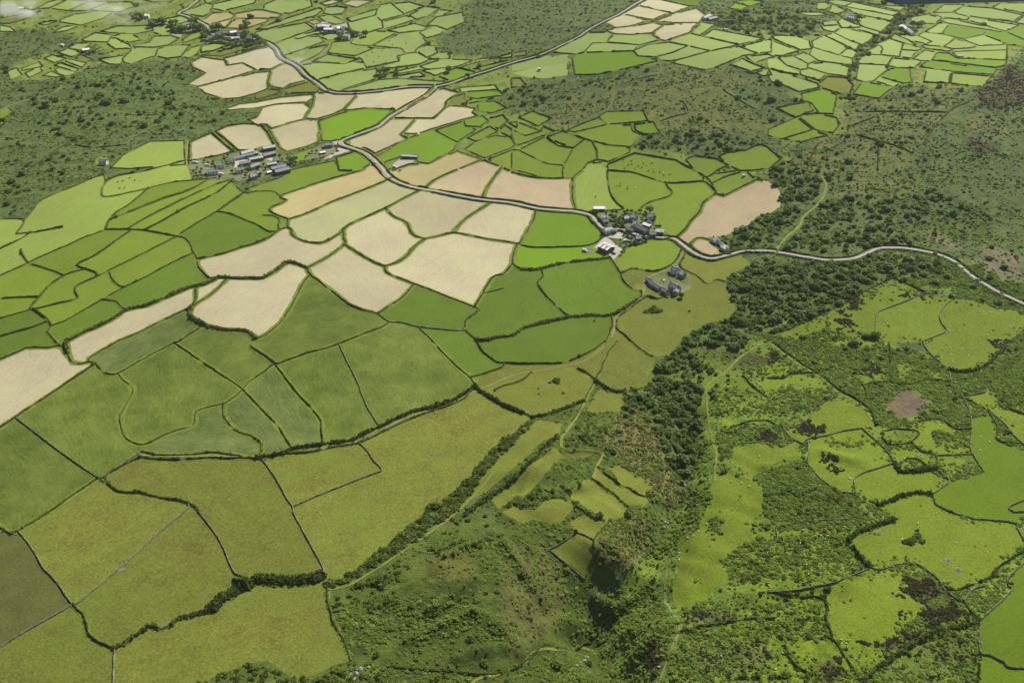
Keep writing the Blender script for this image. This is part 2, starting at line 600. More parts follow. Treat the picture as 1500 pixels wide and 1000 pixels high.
c tan 1380 82 1500 60 1540 60 1650 85 1630 105 1500 103 1385 103
c pasture 1060 78 1210 20 1250 30 1230 75 1190 100
c pasture 1240 30 1370 0 1500 0 1490 20 1310 66 1250 52
c pasture 1210 18 1260 10 1300 0 1200 0
c pale 650 985 720 910 880 830 1080 825 1085 965 950 985 760 990
t 2.5 1050 820 1098 822 1090 900 1096 970 1140 1000
c straw 1110 835 1240 780 1370 890 1270 915 1110 945
c straw 1265 770 1330 740 1430 725 1500 730 1535 742 1570 780 1605 850 1500 880 1395 882
c straw 1330 635 1400 610 1500 600 1650 570 1830 555 1840 575 1800 600 1630 610 1500 635 1420 640 1325 650
c straw 1450 705 1500 690 1530 640 1610 620 1790 610 1820 635 1780 700 1700 720 1590 755 1560 730 1500 722
o pasture 560 930 620 920 640 965 560 975
q 5 1190 -20 1100 50 1045 80 1090 95 1190 140 1220 165 1230 195 1310 215 1450 225 1540 240 1580 260
t 2.2 835 45 860 75 890 95
t 2 0 640 150 590 280 560 340 530 370 495
h 160 1000 260 930 330 880 400 840
h 440 850 560 865 740 850
@ 375 0 .25
q 5.2 80 260 120 290 150 340 240 390 300 450 360 490 410 530 470 545 600 545 750 530 900 510 1060 508
q 5.2 1060 508 1000 560 880 630 780 690 720 740 620 780 540 810 490 840 560 870 640 900 700 950 760 1010
q 5.2 1060 508 1140 490 1250 450 1350 420 1500 370 1670 322 1800 262 1900 212 1940 182 2050 122 2150 72 2290 -15
o yard 440 830 490 825 520 850 560 880 500 900 460 910 440 925 385 935 470 890 480 860
t 3 300 115 310 140 350 160
t 3 450 245 430 280 380 320 300 370 250 390
c pasture 50 30 120 0 320 0 330 40 200 80 110 75 45 50
c straw 375 20 450 0 510 10 410 35
c straw 500 25 560 0 690 5 590 45
c pasture 0 175 180 110 370 50 390 60 350 95 180 140 60 175
c pasture 395 80 410 45 480 40 535 50 500 85 440 90
c pasture 0 190 290 135 340 170 210 220 100 260 70 235 0 225
c pasture 210 225 370 180 385 200 330 205 250 230
c pasture 360 100 440 95 530 130 470 145 410 130
c pasture 300 130 350 115 390 130 340 145
c pasture 120 270 200 230 370 215 400 245 320 275 170 325
c pale 170 330 320 285 420 265 380 310 330 340 240 380
c pasture 370 210 430 200 490 195 480 235 420 235
c pasture 530 110 640 75 710 55 700 90 560 130
c pasture 540 135 700 95 740 130 745 165 650 195 550 180
c pasture 700 90 730 30 790 20 870 85 740 120
c pasture 800 20 900 15 990 40 880 80
c pasture 900 90 1000 40 1080 50 1000 100 940 115
c pasture 745 125 880 95 940 120 780 165 750 165
c pasture 770 180 930 140 1000 160 980 180 840 195
c pasture 1000 150 1060 100 1210 75 1225 130 1120 175 1060 155
c pasture 960 195 1040 160 1110 175 1080 200 1000 225
c pasture 1030 95 1080 60 1150 65 1070 98
c pale 555 255 570 225 690 185 830 200 670 270 600 265
c pasture 690 270 830 205 950 190 1000 250 940 290 930 310 880 315 850 285
c pale 420 310 450 250 550 240 560 260 690 285 580 330
c pasture 580 330 690 285 850 285 870 320 830 330 840 360 650 400 620 350
c pale 330 365 420 320 600 350 520 375
c pasture 260 390 330 375 600 365 630 370 650 405 510 430 360 465 320 455
c pasture 370 470 510 435 710 405 700 465 600 495 480 535 410 510
c pasture 940 300 1000 265 1050 270 1065 310 1000 340
c pasture 1010 350 1070 310 1135 305 1135 345
c pasture 730 395 840 360 850 330 930 315 1020 350 950 380 800 400
c pasture 960 390 1100 350 1270 355 1180 390 1000 410
c pasture 780 430 960 385 960 410 850 430
c pasture 500 535 620 500 720 470 830 460 1110 480 1060 500 750 520 600 540
c pasture 790 455 960 425 990 450 900 455
c pasture 975 415 1100 405 1130 415 1050 445
c mid2 1060 445 1180 400 1300 420 1230 450 1140 475
c pasture 1200 395 1280 370 1420 335 1300 350
c mid2 1270 405 1480 355 1490 370 1350 410
c pasture 1420 335 1500 315 1500 335 1440 345
c straw 75 480 95 410 180 375 230 400 300 475 200 495 160 520 90 510
c hay 0 560 90 525 150 530 130 550 0 585
c hay2 150 540 210 510 320 482 380 525 350 545 200 548
c straw 295 695 330 620 350 555 450 550 590 555 510 645 440 675 350 700
c straw 520 650 600 555 760 535 940 515 1045 520 1010 550 870 620 830 640 640 635
c lime 370 710 500 665 640 640 790 650 740 710 640 760 520 800 450 825 385 825
c straw2 80 765 210 725 300 705 365 715 370 830 300 860 180 890 140 870 100 800
c straw 800 690 900 620 1060 540 1100 520 1190 545 1120 590 1110 630 1040 695
c straw2 555 820 650 790 780 700 940 700 850 790 890 815 700 900 640 870 560 850
c straw 860 785 940 705 1040 705 1130 620 1230 625 1290 640 1270 660 1300 680 1200 705 1040 755 950 785
c hay2 1130 610 1140 580 1220 550 1235 610
c pasture 1190 515 1400 500 1420 525 1300 535 1200 540
c lime 1240 570 1260 545 1430 535 1450 560 1300 580
c pasture 1235 600 1250 585 1390 580 1300 598
c mid2 1305 650 1300 600 1400 595 1470 635 1380 665
c mid2 1220 710 1330 680 1365 710 1310 745 1230 740
c mid2 1050 765 1215 715 1240 745 1290 760 1180 835
c pasture 1240 810 1370 740 1420 770 1290 830
c pasture 1370 695 1450 675 1475 710 1420 755 1365 735
c pasture 1430 770 1460 735 1500 760 1500 810
c pasture 1480 720 1530 715 1530 750
c mid2 700 915 900 820 1000 775 1040 765 1180 840 1160 880 1010 960 950 950 940 910 850 920 730 955
c pasture 1220 875 1300 835 1410 795 1500 820 1520 850 1490 870 1340 925
c tan 780 1010 900 965 1020 965 1180 885 1325 935 1180 1000 1040 1060 990 1090 900 1070 830 1045
o gravel 800 965 850 920 935 935 900 975 840 985
c strawb 1190 1000 1340 940 1440 970 1425 1000 1360 1090 1330 1150 1000 1092 1050 1060
c pasture 1360 935 1500 880 1540 880 1700 960 1800 970 1795 1042 1700 1042 1500 1000 1440 970
c mid2 470 925 580 890 675 960 590 1000 490 1000
c pasture 200 1000 300 975 460 945 480 1000 580 1005 440 1045 280 1100 150 1145 100 1122 0 1120 -60 1110 150 1040
o pasture 200 915 330 872 370 880 360 920 220 950
@ 750 0 .25
c straw 735 35 800 0 870 0 1045 40 940 80
c straw2 650 85 740 40 920 80 830 115 750 105
c straw 550 130 650 90 800 125 690 155 600 165
c straw 545 180 720 155 830 135 885 150 820 195 700 205 600 200
c straw 840 125 960 80 1080 50 1135 90 1100 135 960 135
c straw 825 205 890 145 1080 140 1050 190 900 240 870 235
c lush 880 5 980 0 1120 0 1080 40
c lime 1265 50 1310 20 1390 40 1330 60
c lime 1310 10 1400 0 1480 15 1400 35
c pasture 225 305 440 195 580 190 590 205 550 250 470 255 420 310 370 320
c pasture 560 250 600 205 820 205 870 240 750 265
c pasture 420 315 480 258 740 268 715 300 560 305
c pasture 720 300 790 265 920 250 1030 270 940 310 840 335 740 330
c pasture 850 340 1030 275 1160 300 1000 345 930 360 870 355
c pasture 930 240 1050 200 1330 265 1170 300 1040 270
c pasture 1055 190 1110 135 1190 145 1110 205
c pasture 1125 210 1180 175 1480 230 1340 260
c pasture 940 370 1040 335 1330 275 1440 315 1350 330 1180 400 1120 410 990 380
c pasture 1350 270 1500 235 1520 240 1520 305 1440 310
c pasture 1280 380 1350 345 1420 380 1480 400 1400 420
c pasture 1370 335 1500 320 1540 335 1500 345 1420 370
c pasture 1430 430 1500 400 1520 440 1470 445
c mid2 370 440 355 340 380 325 700 305 730 330 850 350 870 360 640 410 500 440
o pasture 0 365 330 310 330 370 150 395 0 420
o pasture 0 430 130 400 320 375 330 440 200 460 70 450
c hay2 0 460 50 460 85 500 0 515
c hay2 0 310 80 300 85 325 0 335
c pasture 40 690 120 655 230 695 155 740
c pasture 0 740 30 710 170 770 80 795 0 750
c pasture 0 770 80 800 170 770 180 740 250 770 100 830 0 860
c pasture 205 805 300 770 430 815 360 870 270 855
c pasture 45 870 190 805 360 880 300 965 200 955 100 910
c pasture 0 885 40 875 200 965 300 970 295 1040 200 1042 30 1000 0 990
c pasture 310 960 370 870 430 825 470 830 500 880 500 935 440 960 410 1000 362 1042 300 1042
c pasture 320 765 400 730 510 690 560 730 370 775
c pasture 515 680 560 655 770 650 800 710 570 730
c pasture 365 780 580 735 700 735 710 770 750 790 700 860 560 850 430 810
c mid2 715 730 830 715 865 780 770 790 725 765
c pasture 480 840 600 855 690 870 690 895 560 950 510 935 505 880
c pale 415 1000 450 965 555 950 560 1005 565 1080 580 1140 655 1225 600 1232 450 1240 375 1220 358 1150 358 1100 366 1050
c pasture 565 1000 560 965 720 900 960 940 1070 1000 1120 1030 1120 1060 1000 1066 900 1066 780 1030 700 1006
c pasture 1020 935 1070 915 1190 930 1270 970 1200 1000 1180 1020 1140 1040 1120 1030 1070 1000
c pasture 1210 920 1260 895 1370 880 1440 850 1490 860 1580 930 1500 990 1400 1000 1330 1000 1280 970
c pasture 1170 1075 1250 1035 1370 1005 1430 1050 1330 1100 1260 1135 1205 1135
c pasture 1145 1050 1180 1020 1330 1000 1250 1030 1165 1070
g 1.5 600 540 585 600 555 650 530 675
g 1.5 815 690 840 640 900 625 960 600 1015 560 1060 545
g 1.2 1015 560 1080 620 1140 690 1200 730
g 1.2 830 560 900 545 960 500 1030 490
w 1000 590 1035 660 960 680 880 705
g 1.4 1310 700 1330 670 1390 640 1440 630
g 1.4 1310 735 1350 765 1420 790
w 1240 530 1320 580 1420 640
g 1.2 600 520 700 480 800 450 880 425
w 560 620 600 540 640 500 720 470 850 440
@ 1125 0 .25
c pasture 25 215 60 210 170 215 240 240 255 290 190 295 40 235
c pasture 20 245 180 300 80 330 20 320
c pasture 280 55 290 20 330 15 370 35 330 60
c pasture 160 75 300 75 350 90 250 95
c pasture 355 70 380 30 460 65 400 85
c pasture 450 40 500 15 770 75 740 95
c pasture 450 45 740 95 720 125 520 85
c pasture 520 10 690 35 810 40 775 65
c pasture 340 10 400 0 500 10 440 35
c pasture 520 110 600 100 725 135 660 190 560 160 540 150
c pasture 410 130 430 110 560 155 500 165 430 165
c pasture 500 170 560 160 670 185 640 210
c pasture 320 130 400 120 405 150 330 155
c pasture 310 155 410 155 430 170 380 190 330 180
c pasture 390 195 440 170 640 215 550 265 480 240
c pasture 330 210 390 195 545 270 510 295
c pasture 255 245 325 212 465 285 415 325 265 280
c pasture 420 330 470 285 525 310 495 345
c pasture 240 320 270 285 500 350 495 385 300 360
c pasture 150 330 210 310 290 360 235 375
c pasture 60 340 140 330 230 380 230 405 190 410 110 385
c pasture 235 380 370 370 480 395 465 450 350 435 240 400
c pasture 190 420 240 405 350 440 300 475 190 440
c pasture 0 345 50 345 110 390 190 430 180 440 80 425 0 395
c pasture 0 405 80 430 290 490 300 515 180 540 90 500 20 480 0 440
c hay2 305 485 350 450 460 460 500 500 480 550 420 550 310 515
c lime 195 550 320 525 405 560 380 670 300 665 260 610 210 590
c pasture 50 635 130 615 230 605 265 650 160 690
c pasture 180 690 280 665 400 690 420 730 380 780 280 760
c pasture 0 760 170 695 260 760 80 815 0 795
c pasture 90 820 260 765 345 795 200 830
c pasture 830 105 960 80 1020 105 980 140 850 140
c pasture 975 75 1030 30 1150 30 1080 75
c pasture 930 85 1080 80 1175 100 1170 120 1000 105
c pasture 1090 75 1150 40 1310 50 1490 90 1440 130 1200 100
c pasture 1175 125 1190 105 1470 150 1390 185
c pasture 1010 125 1060 110 1390 185 1370 190 1060 140
c pasture 1320 45 1360 20 1510 20 1510 80
c pasture 1450 135 1500 95 1520 95 1520 150
c pasture 920 190 1000 140 1055 145 1020 200
c mid2 1030 200 1060 150 1280 180 1260 205 1140 230 1090 220
c pasture 1130 235 1260 210 1390 255 1370 265 1240 270
c mid2 1270 205 1290 180 1390 190 1510 240 1510 272 1400 265
c mid2 1395 188 1470 155 1510 150 1510 235
c pasture 1030 275 1095 230 1240 275 1180 285 1080 290
c pasture 880 210 910 190 1085 225 1030 275 910 265 960 245
c pasture 715 230 740 200 820 235 870 265 800 255
c pasture 770 205 870 210 965 245 930 260 830 235
c pasture 900 270 1080 290 1060 305 920 285
c pasture 1090 290 1230 275 1400 270 1400 295 1200 300 1100 305
c mid2 960 355 990 310 1060 315 1110 345 1190 345 1400 355 1390 385 1330 400 1100 370
c pale 1110 335 1080 310 1200 305 1400 298 1400 350 1200 340
c mid2 890 395 930 360 1100 380 1340 410 1320 440 1080 420
c pasture 910 485 930 405 1070 425 1060 490
c pale 1070 490 1080 430 1310 450 1280 510 1150 500
c pasture 550 315 650 265 670 285 660 325
c pasture 645 255 710 235 790 260 770 335 670 325
c pasture 785 295 795 265 915 290 860 300
c pasture 775 335 785 300 870 305 840 345
c pasture 850 345 920 295 990 310 960 355 900 360
c pasture 525 365 560 325 660 330 730 340 700 385 540 375
c pasture 705 390 740 345 910 365 850 400 760 400
c pasture 515 470 530 380 690 385 700 410 620 475 550 480
c mid2 650 450 720 405 830 410 845 485 790 490
c pasture 620 480 650 455 780 495 740 510
c mid2 500 555 550 485 740 515 650 580
h 515 655 700 655 1050 650
h 480 740 560 710 700 670
h 530 795 650 825 760 860 850 900
h 920 850 960 760 1080 640 1200 580 1310 450
h 650 830 645 1000
h 230 1000 260 900 300 840
"""

LINES, POLYS, SEEDS, ROADS = [], [], [], []
_o = (0, 0, 1)
TRACE += """
@ 270 190 .1
o garden 70 470 760 345 1150 240 1330 215 1500 370 1520 600 1300 700 800 750 480 735 110 740 60 600
o yard 730 450 880 430 960 480 800 520 740 600
o yard 1080 330 1300 420 1280 460 1170 420
@ 855 290 .1
o garden 130 180 330 185 750 200 1060 280 1050 420 1200 500 1330 560 1000 560 850 530 650 475 420 385 300 410 170 270
o garden 570 560 620 500 800 540 840 590 1050 600 780 670 530 690
@ 420 190 .1333
o garden 280 210 400 150 520 150 540 230 440 300 220 330 200 270
@ 930 370 .1
o garden 180 330 330 300 430 300 560 180 780 270 800 510 650 620 420 610 200 500
@ 240 20 .1
o garden 90 170 330 130 600 150 580 260 330 270 120 250
o garden 650 220 900 230 1200 220 1330 300 1350 400 1000 430 700 400 640 330
o straw 110 325 210 275 300 275 230 345
@ 450 20 .0667
o yard 130 240 400 170 560 270 850 220 1000 400 650 420 330 410
o garden 690 420 960 400 1200 480 950 550 720 560
@ 1125 0 .25
o garden 770 150 840 130 930 160 860 200 790 190
o garden 455 90 490 75 540 105 500 120
@ 750 0 .25
o garden 1125 100 1150 80 1205 110 1170 130
"""
for ln in TRACE.strip().split('\n'):
    k = ln.split()
    if not k:
        continue
    if k[0] == '@':
        _o = tuple(float(v) for v in k[1:4])
        continue
    typ = None
    if k[0] in 'cosrqtg':
        typ = k.pop(1)
    v = np.array([float(a) for a in k[1:]]).reshape(-1, 2) * _o[2] + np.array(_o[:2])
    if k[0] == 's':
        SEEDS.append((typ, v[0]))
    elif k[0] in 'co':
        POLYS.append([k[0], typ, v])
    elif k[0] in 'rqtg':
        ROADS.append((k[0], float(typ), v))
    else:
        LINES.append([k[0], v])

def extend(v):
    """carry a line that leaves the picture on past its edge"""
    v = v.copy()
    for a, b in ((0, 1), (-1, -2)):
        p, d = v[a], v[a] - v[b]
        n = np.hypot(*d)
        if n < 1e-6:
            continue
        d = d / n
        if p[0] <= 1 or p[0] >= 1499 or p[1] >= 999:
            v[a] = p + d * (110 if -15 < p[0] < 1515 and p[1] < 1015 else 0)
        elif p[1] <= 1:
            v[a] = p + d * 20
    return v

# hedges on both sides of the hedged roads are lines too
def catmull(v, step):
    v = np.asarray(v, float)
    out = []
    n = len(v)
    for i in range(n - 1):
        p0, p1, p2, p3 = v[max(i - 1, 0)], v[i], v[i + 1], v[min(i + 2, n - 1)]
        m = max(1, int(np.hypot(*(p2 - p1)) / step))
        t = (np.arange(m) / m)[:, None]
        out.append(.5 * ((2 * p1) + (p2 - p0) * t + (2 * p0 - 5 * p1 + 4 * p2 - p3) * t ** 2 + (3 * p1 - p0 - 3 * p2 + p3) * t ** 3))
    out.append(v[-1:])
    return np.concatenate(out)

def offset_line(w, d):
    t = np.gradient(w, axis=0)
    t /= np.maximum(np.hypot(t[:, 0], t[:, 1]), 1e-6)[:, None]
    return w + np.stack([-t[:, 1], t[:, 0]], -1) * d

ROADW = []
for k, wd, v in ROADS:
    v = extend(v)
    w = catmull(hit(v[:, 0], v[:, 1]), 6.0)
    ROADW.append((k, wd, w))

# ---- snapping: vertices join earlier ones, loose ends join the line they meet
_verts = np.zeros((0, 2))
_segA = np.zeros((0, 2))
_segB = np.zeros((0, 2))
HSEG = []

def near_seg(p, A, B):
    d = B - A
    t = np.clip(((p - A) * d).sum(1) / np.maximum((d * d).sum(1), 1e-9), 0, 1)
    q = A + d * t[:, None]
    return np.hypot(*(p - q).T), q

def tol(p):
    return 2.0 + 2.0 * min(1, max(0, p[1]) / 500)

def snap(v, closed):
    global _verts, _segA, _segB
    v = v.copy()
    used = set()
    for i in range(len(v)):
        p = v[i]
        if len(_verts):
            d = np.hypot(*(_verts - p).T)
            j = int(d.argmin())
            if d[j] < tol(p) and j not in used:
                used.add(j)
                v[i] = _verts[j]
                continue
        end = (not closed) and i in (0, len(v) - 1)
        if len(_segA):
            d, q = near_seg(p, _segA, _segB)
            j = int(d.argmin())
            if d[j] < (tol(p) * 2.2 if end else tol(p) * .8):
                over = q[j] - p
                n = np.hypot(*over)
                v[i] = q[j] + (over / n * .15 if (end and n > .2) else 0)
    return v

def remember(v, closed):
    global _verts, _segA, _segB
    w = np.vstack([v, v[:1]]) if closed else v
    _verts = np.vstack([_verts, v])
    _segA = np.vstack([_segA, w[:-1]])
    _segB = np.vstack([_segB, w[1:]])

ROADHEDGE = []
for k, wd, w in ROADW:
    if k == 'q':
        for s in (-1, 1):
            o = offset_line(w, s * (wd / 2 + 1.9))
            X, Y = to_px(np.column_stack([o, height(o[:, 0], o[:, 1])]))
            ROADHEDGE.append(np.column_stack([X, Y])[::2])
for v in ROADHEDGE:
    remember(v, False)
HEDGES = []          # [kind, px polyline]
for L in LINES:
    L[1] = extend(snap(L[1], False))
    remember(L[1], False)
for i, L in enumerate(LINES):          # loose ends also join the lines traced after them
    others = [M[1] for j, M in enumerate(LINES) if j != i] + ROADHEDGE
    A = np.vstack([o[:-1] for o in others])
    B = np.vstack([o[1:] for o in others])
    for e in (0, -1):
        p = L[1][e]
        d, q = near_seg(p, A, B)
        j = int(d.argmin())
        if 1e-6 < d[j] < tol(p) * 2.4:
            n = np.hypot(*(q[j] - p))
            back = p - L[1][1 if e == 0 else -2]
            L[1][e] = q[j] + (back / max(np.hypot(*back), 1e-6)) * .25
    if L[0] != 'b':
        HEDGES.append([L[0], L[1]])
_hA = np.vstack([v[:-1] for k, v in HEDGES])
_hB = np.vstack([v[1:] for k, v in HEDGES])
for v in ROADHEDGE:
    _hA = np.vstack([_hA, v[:-1]])
    _hB = np.vstack([_hB, v[1:]])
for P in POLYS:
    P[2] = snap(P[2], True)
    v = P[2]
    remember(v, True)
    if P[0] != 'c':
        continue
    w = np.vstack([v, v[:1]])
    pts = [w[0]]
    for a, b in zip(w[:-1], w[1:]):
        m = max(1, int(np.hypot(*(b - a)) / 4))
        for j in range(1, m + 1):
            pts.append(a + (b - a) * j / m)
    pts = np.array(pts)
    if len(pts) < 4:
        continue
    mid = (pts[:-1] + pts[1:]) / 2
    lim = 2.4
    keep = np.array([near_seg(m, _hA, _hB)[0].min() > lim for m in mid])
    runs = []
    i = 0
    n = len(keep)
    while i < n:
        if keep[i]:
            j = i
            while j < n and keep[j]:
                j += 1
            runs.append([i, j])
            i = j
        else:
            i += 1
    if len(runs) > 1 and runs[0][0] == 0 and runs[-1][1] == n:
        a = runs.pop()
        b = runs.pop(0)
        seqs = [np.vstack([pts[a[0]:a[1] + 1], pts[b[0] + 1:b[1] + 1]])]
    else:
        seqs = []
    seqs += [pts[a:b + 1] for a, b in runs]
    for sq in seqs:
        L = np.hypot(*(sq[1:] - sq[:-1]).T).sum()
        if L >= 7:
            HEDGES.append(['h', sq])
            _hA = np.vstack([_hA, sq[:-1]])
            _hB = np.vstack([_hB, sq[1:]])
for v in ROADHEDGE:
    HEDGES.append(['v', v])

# ------------------------------------------------------------------ triangulate the ground along those lines
cv, ce = [], []
def add_chain(v, closed=False, step=9.0):
    if closed:
        v = np.vstack([v, v[:1]])
    w = hit(v[:, 0], v[:, 1])
    add_world(w, step)

def add_world(w, step=9.0):
    base = len(cv)
    pts = [w[0]]
    for a, b in zip(w[:-1], w[1:]):
        m = max(1, int(np.hypot(*(b - a)) / step))
        for j in range(1, m + 1):
            pts.append(a + (b - a) * j / m)
    for p in pts:
        cv.append((float(p[0]), float(p[1])))
    for i in range(len(pts) - 1):
        ce.append((base + i, base + i + 1))

for k, v in LINES:
    add_chain(v)
for v in ROADHEDGE:
    add_chain(v)
for P in POLYS:
    add_chain(P[2], True)
for k, wd, w in ROADW:
    if k == 'q':
        add_world(w)
frame = np.array([(-55, -18), (1555, -18), (1555, 1055), (-55, 1055), (-55, -18)], float)
fr = np.vstack([np.linspace(a, b, 40)[:-1] for a, b in zip(frame[:-1], frame[1:])] + [frame[-1:]])
add_world(hit(fr[:, 0], fr[:, 1]), 30)

def in_poly(x, y, poly):
    c = np.zeros(x.shape, bool)
    n = len(poly)
    j = n - 1
    for i in range(n):
        xi, yi = poly[i]
        xj, yj = poly[j]
        if abs(yj - yi) > 1e-9:
            c ^= ((yi > y) != (yj > y)) & (x < (xj - xi) * (y - yi) / (yj - yi) + xi)
        j = i
    return c

def grid(x0, x1, y0, y1, s):
    X, Y = np.meshgrid(np.arange(x0, x1, s), np.arange(y0, y1, s))
    p = np.column_stack([X.ravel(), Y.ravel()])
    return p + RNG.uniform(-.3, .3, p.shape) * s

def in_frame(p, m=60):
    X, Y = to_px(np.column_stack([p, height(p[:, 0], p[:, 1])]))
    return (X > -m) & (X < 1500 + m) & (Y > -m * .4) & (Y < 1000 + m)

line_pts = np.array(cv)
g1 = grid(-260, 420, 330, 760, 2.5)
d1 = seg_dist(g1[:, 0], g1[:, 1], GULLY, GDEPTH)[0]
fx1, fy1 = to_px(np.column_stack([g1, height(g1[:, 0], g1[:, 1])]))
valley = [(485, 870), (700, 700), (790, 600), (1060, 560), (1250, 650), (1260, 880), (1050, 1060), (480, 1060)]
VAL = lambda X, Y: in_poly(X, Y, valley)
g1 = g1[((d1 < 75) | VAL(fx1, fy1)) & in_frame(g1)]
g2 = grid(-400, 500, 330, 900, 7.0)
d2 = seg_dist(g2[:, 0], g2[:, 1], GULLY, GDEPTH)[0]
fx2, fy2 = to_px(np.column_stack([g2, height(g2[:, 0], g2[:, 1])]))
g2 = g2[(d2 >= 75) & ~VAL(fx2, fy2) & in_frame(g2)]
g3 = grid(-1100, 1100, 900, 2300, 14.0)
g3 = g3[in_frame(g3)]
g4 = grid(-1500, 1500, 200, 2700, 55.0)
g4 = g4[~in_frame(g4, 40)]
g5 = grid(-6000, 6000, -1500, 9000, 400.0)
g5 = g5[(np.abs(g5[:, 0]) > 1560) | (g5[:, 1] < 160) | (g5[:, 1] > 2760)]
for g in (g1, g2, g3, g4, g5):
    cv.extend((float(a), float(b)) for a, b in g)
import time
_t = time.time()
ov, oe, of, _, orig_e, _ = geometry.delaunay_2d_cdt([Vector(p) for p in cv], ce, [], 0, 1e-4)
print('CDT', len(cv), len(of), 'time', round(time.time() - _t, 1))
V2 = np.array([(p[0], p[1]) for p in ov])
VZ = height(V2[:, 0], V2[:, 1])
V3 = np.column_stack([V2, VZ])
F = np.array(of, int)
cr = (V2[F[:, 1]] - V2[F[:, 0]])
cr2 = (V2[F[:, 2]] - V2[F[:, 0]])
area2 = cr[:, 0] * cr2[:, 1] - cr[:, 1] * cr2[:, 0]
F[area2 < 0] = F[area2 < 0][:, ::-1]
AREA = np.abs(area2) / 2
CEN = V3[F].mean(1)
blocked = set()
for e, o in zip(oe, orig_e):
    if len(o):
        blocked.add((min(e), max(e)))
emap = {}
for i, f in enumerate(F):
    for a, b in ((f[0], f[1]), (f[1], f[2]), (f[2], f[0])):
        emap.setdefault((min(a, b), max(a, b)), []).append(i)
nbr = [[] for _ in F]
for e, fs in emap.items():
    if len(fs) == 2 and e not in blocked:
        nbr[fs[0]].append(fs[1])
        nbr[fs[1]].append(fs[0])
BVH = BVHTree.FromPolygons([Vector(p) for p in V3], [tuple(int(a) for a in f) for f in F])

def ground_at(x, y):
    h = BVH.ray_cast(Vector((x, y, 500)), Vector((0, 0, -1)))
    return (h[0].z, h[2]) if h[0] is not None else (0.0, -1)

REG = np.full(len(F), -1)
SEED0 = []
FIELDS = []          # type of each region
outer = ~in_frame(CEN[:, :2], 54)
for typ, p in SEEDS:
    w = hit(p[0], p[1])[0]
    _, fi = ground_at(w[0], w[1])
    if fi < 0:
        continue
    if REG[fi] >= 0:
        if FIELDS[REG[fi]] != typ:
            print('SEED CLASH', typ, p, 'already', FIELDS[REG[fi]])
        continue
    rid = len(FIELDS)
    FIELDS.append(typ)
    SEED0.append((typ, p))
    st = [fi]
    REG[fi] = rid
    tot = 0.0
    touched = False
    while st:
        a = st.pop()
        tot += AREA[a]
        touched |= bool(outer[a])
        for b in nbr[a]:
            if REG[b] < 0:
                REG[b] = rid
                st.append(b)
    if tot > 40000 or touched:
        print('BIG REGION', typ, p, int(tot), touched)

REG0 = REG.copy()
DEBUG = False

PX, PY = to_px(CEN)
for k, typ, v in POLYS:
    m = in_poly(PX, PY, v) & (CEN[:, 1] > 0)
    if m.any():
        REG[m] = len(FIELDS)
        FIELDS.append(typ)
if DEBUG:
    from collections import deque
    fi = {}
    for typ, p in SEEDS:
        w = hit(p[0], p[1])[0]
        i = ground_at(w[0], w[1])[1]
        if REG0[i] >= 0 and SEED0[REG0[i]][0] != typ:
            src = SEED0[REG0[i]]
            w = hit(src[1][0], src[1][1])[0]
            a = ground_at(w[0], w[1])[1]
            par = {a: -1}
            dq = deque([a])
            while dq:
                c = dq.popleft()
                if c == i:
                    break
                for b in nbr[c]:
                    if b not in par:
                        par[b] = c
                        dq.append(b)
            path = []
            c = i
            while c != -1 and c in par:
                path.append((int(PX[c]), int(PY[c])))
                c = par[c]
            print('LEAK', typ, p, '<-', src[0], src[1], path[::3][:60])
print('fields', len(FIELDS), 'hedges', len(HEDGES))

# ------------------------------------------------------------------ materials
MATS = {}
def nd(nt, kind, **kw):
    n = nt.nodes.new('ShaderNode' + kind)
    for k, v in kw.items():
        setattr(n, k, v)
    return n

def new_mat(name, rough=.95):
    m = bpy.data.materials.new(name)
    m.use_nodes = True
    b = m.node_tree.nodes['Principled BSDF']
    b.inputs['Roughness'].default_value = rough
    b.inputs['Specular IOR Level'].default_value = .15
    MATS[name] = m
    return m, m.node_tree, b

def math_node(nt, op, a, b=None, clamp=False):
    n = nd(nt, 'Math', operation=op, use_clamp=clamp)
    for i, v in enumerate((a, b)):
        if v is None:
            continue
        if isinstance(v, (int, float)):
            n.inputs[i].default_value = v
        else:
            nt.links.new(v, n.inputs[i])
    return n.outputs[0]

def noise(nt, vec, scale, detail=3, rough=.55, dist=0.0):
    n = nd(nt, 'TexNoise')
    n.inputs['Scale'].default_value = scale
    n.inputs['Detail'].default_value = detail
    n.inputs['Roughness'].default_value = rough
    n.inputs['Distortion'].default_value = dist
    if vec is not None:
        nt.links.new(vec, n.inputs['Vector'])
    return n.outputs['Fac']

def mixc(nt, fac, a, b, blend='MIX'):
    n = nd(nt, 'Mix', data_type='RGBA', blend_type=blend)
    for sock, v in ((n.inputs[0], fac), (n.inputs[6], a), (n.inputs[7], b)):
        if isinstance(v, (int, float)):
            sock.default_value = v
        elif isinstance(v, (tuple, list)):
            sock.default_value = (*v[:3], 1)
        else:
            nt.links.new(v, sock)
    return n.outputs[2]

def spread(nt, v, lo, hi, a=0.0, b=1.0):
    n = nd(nt, 'MapRange', clamp=True)
    nt.links.new(v, n.inputs[0])
    for i, x in enumerate((lo, hi, a, b)):
        n.inputs[i + 1].default_value = x
    return n.outputs[0]

def scale_col(nt, col, fac):
    n = nd(nt, 'VectorMath', operation='SCALE')
    nt.links.new(col, n.inputs[0])
    nt.links.new(fac, n.inputs['Scale'])
    return n.outputs[0]

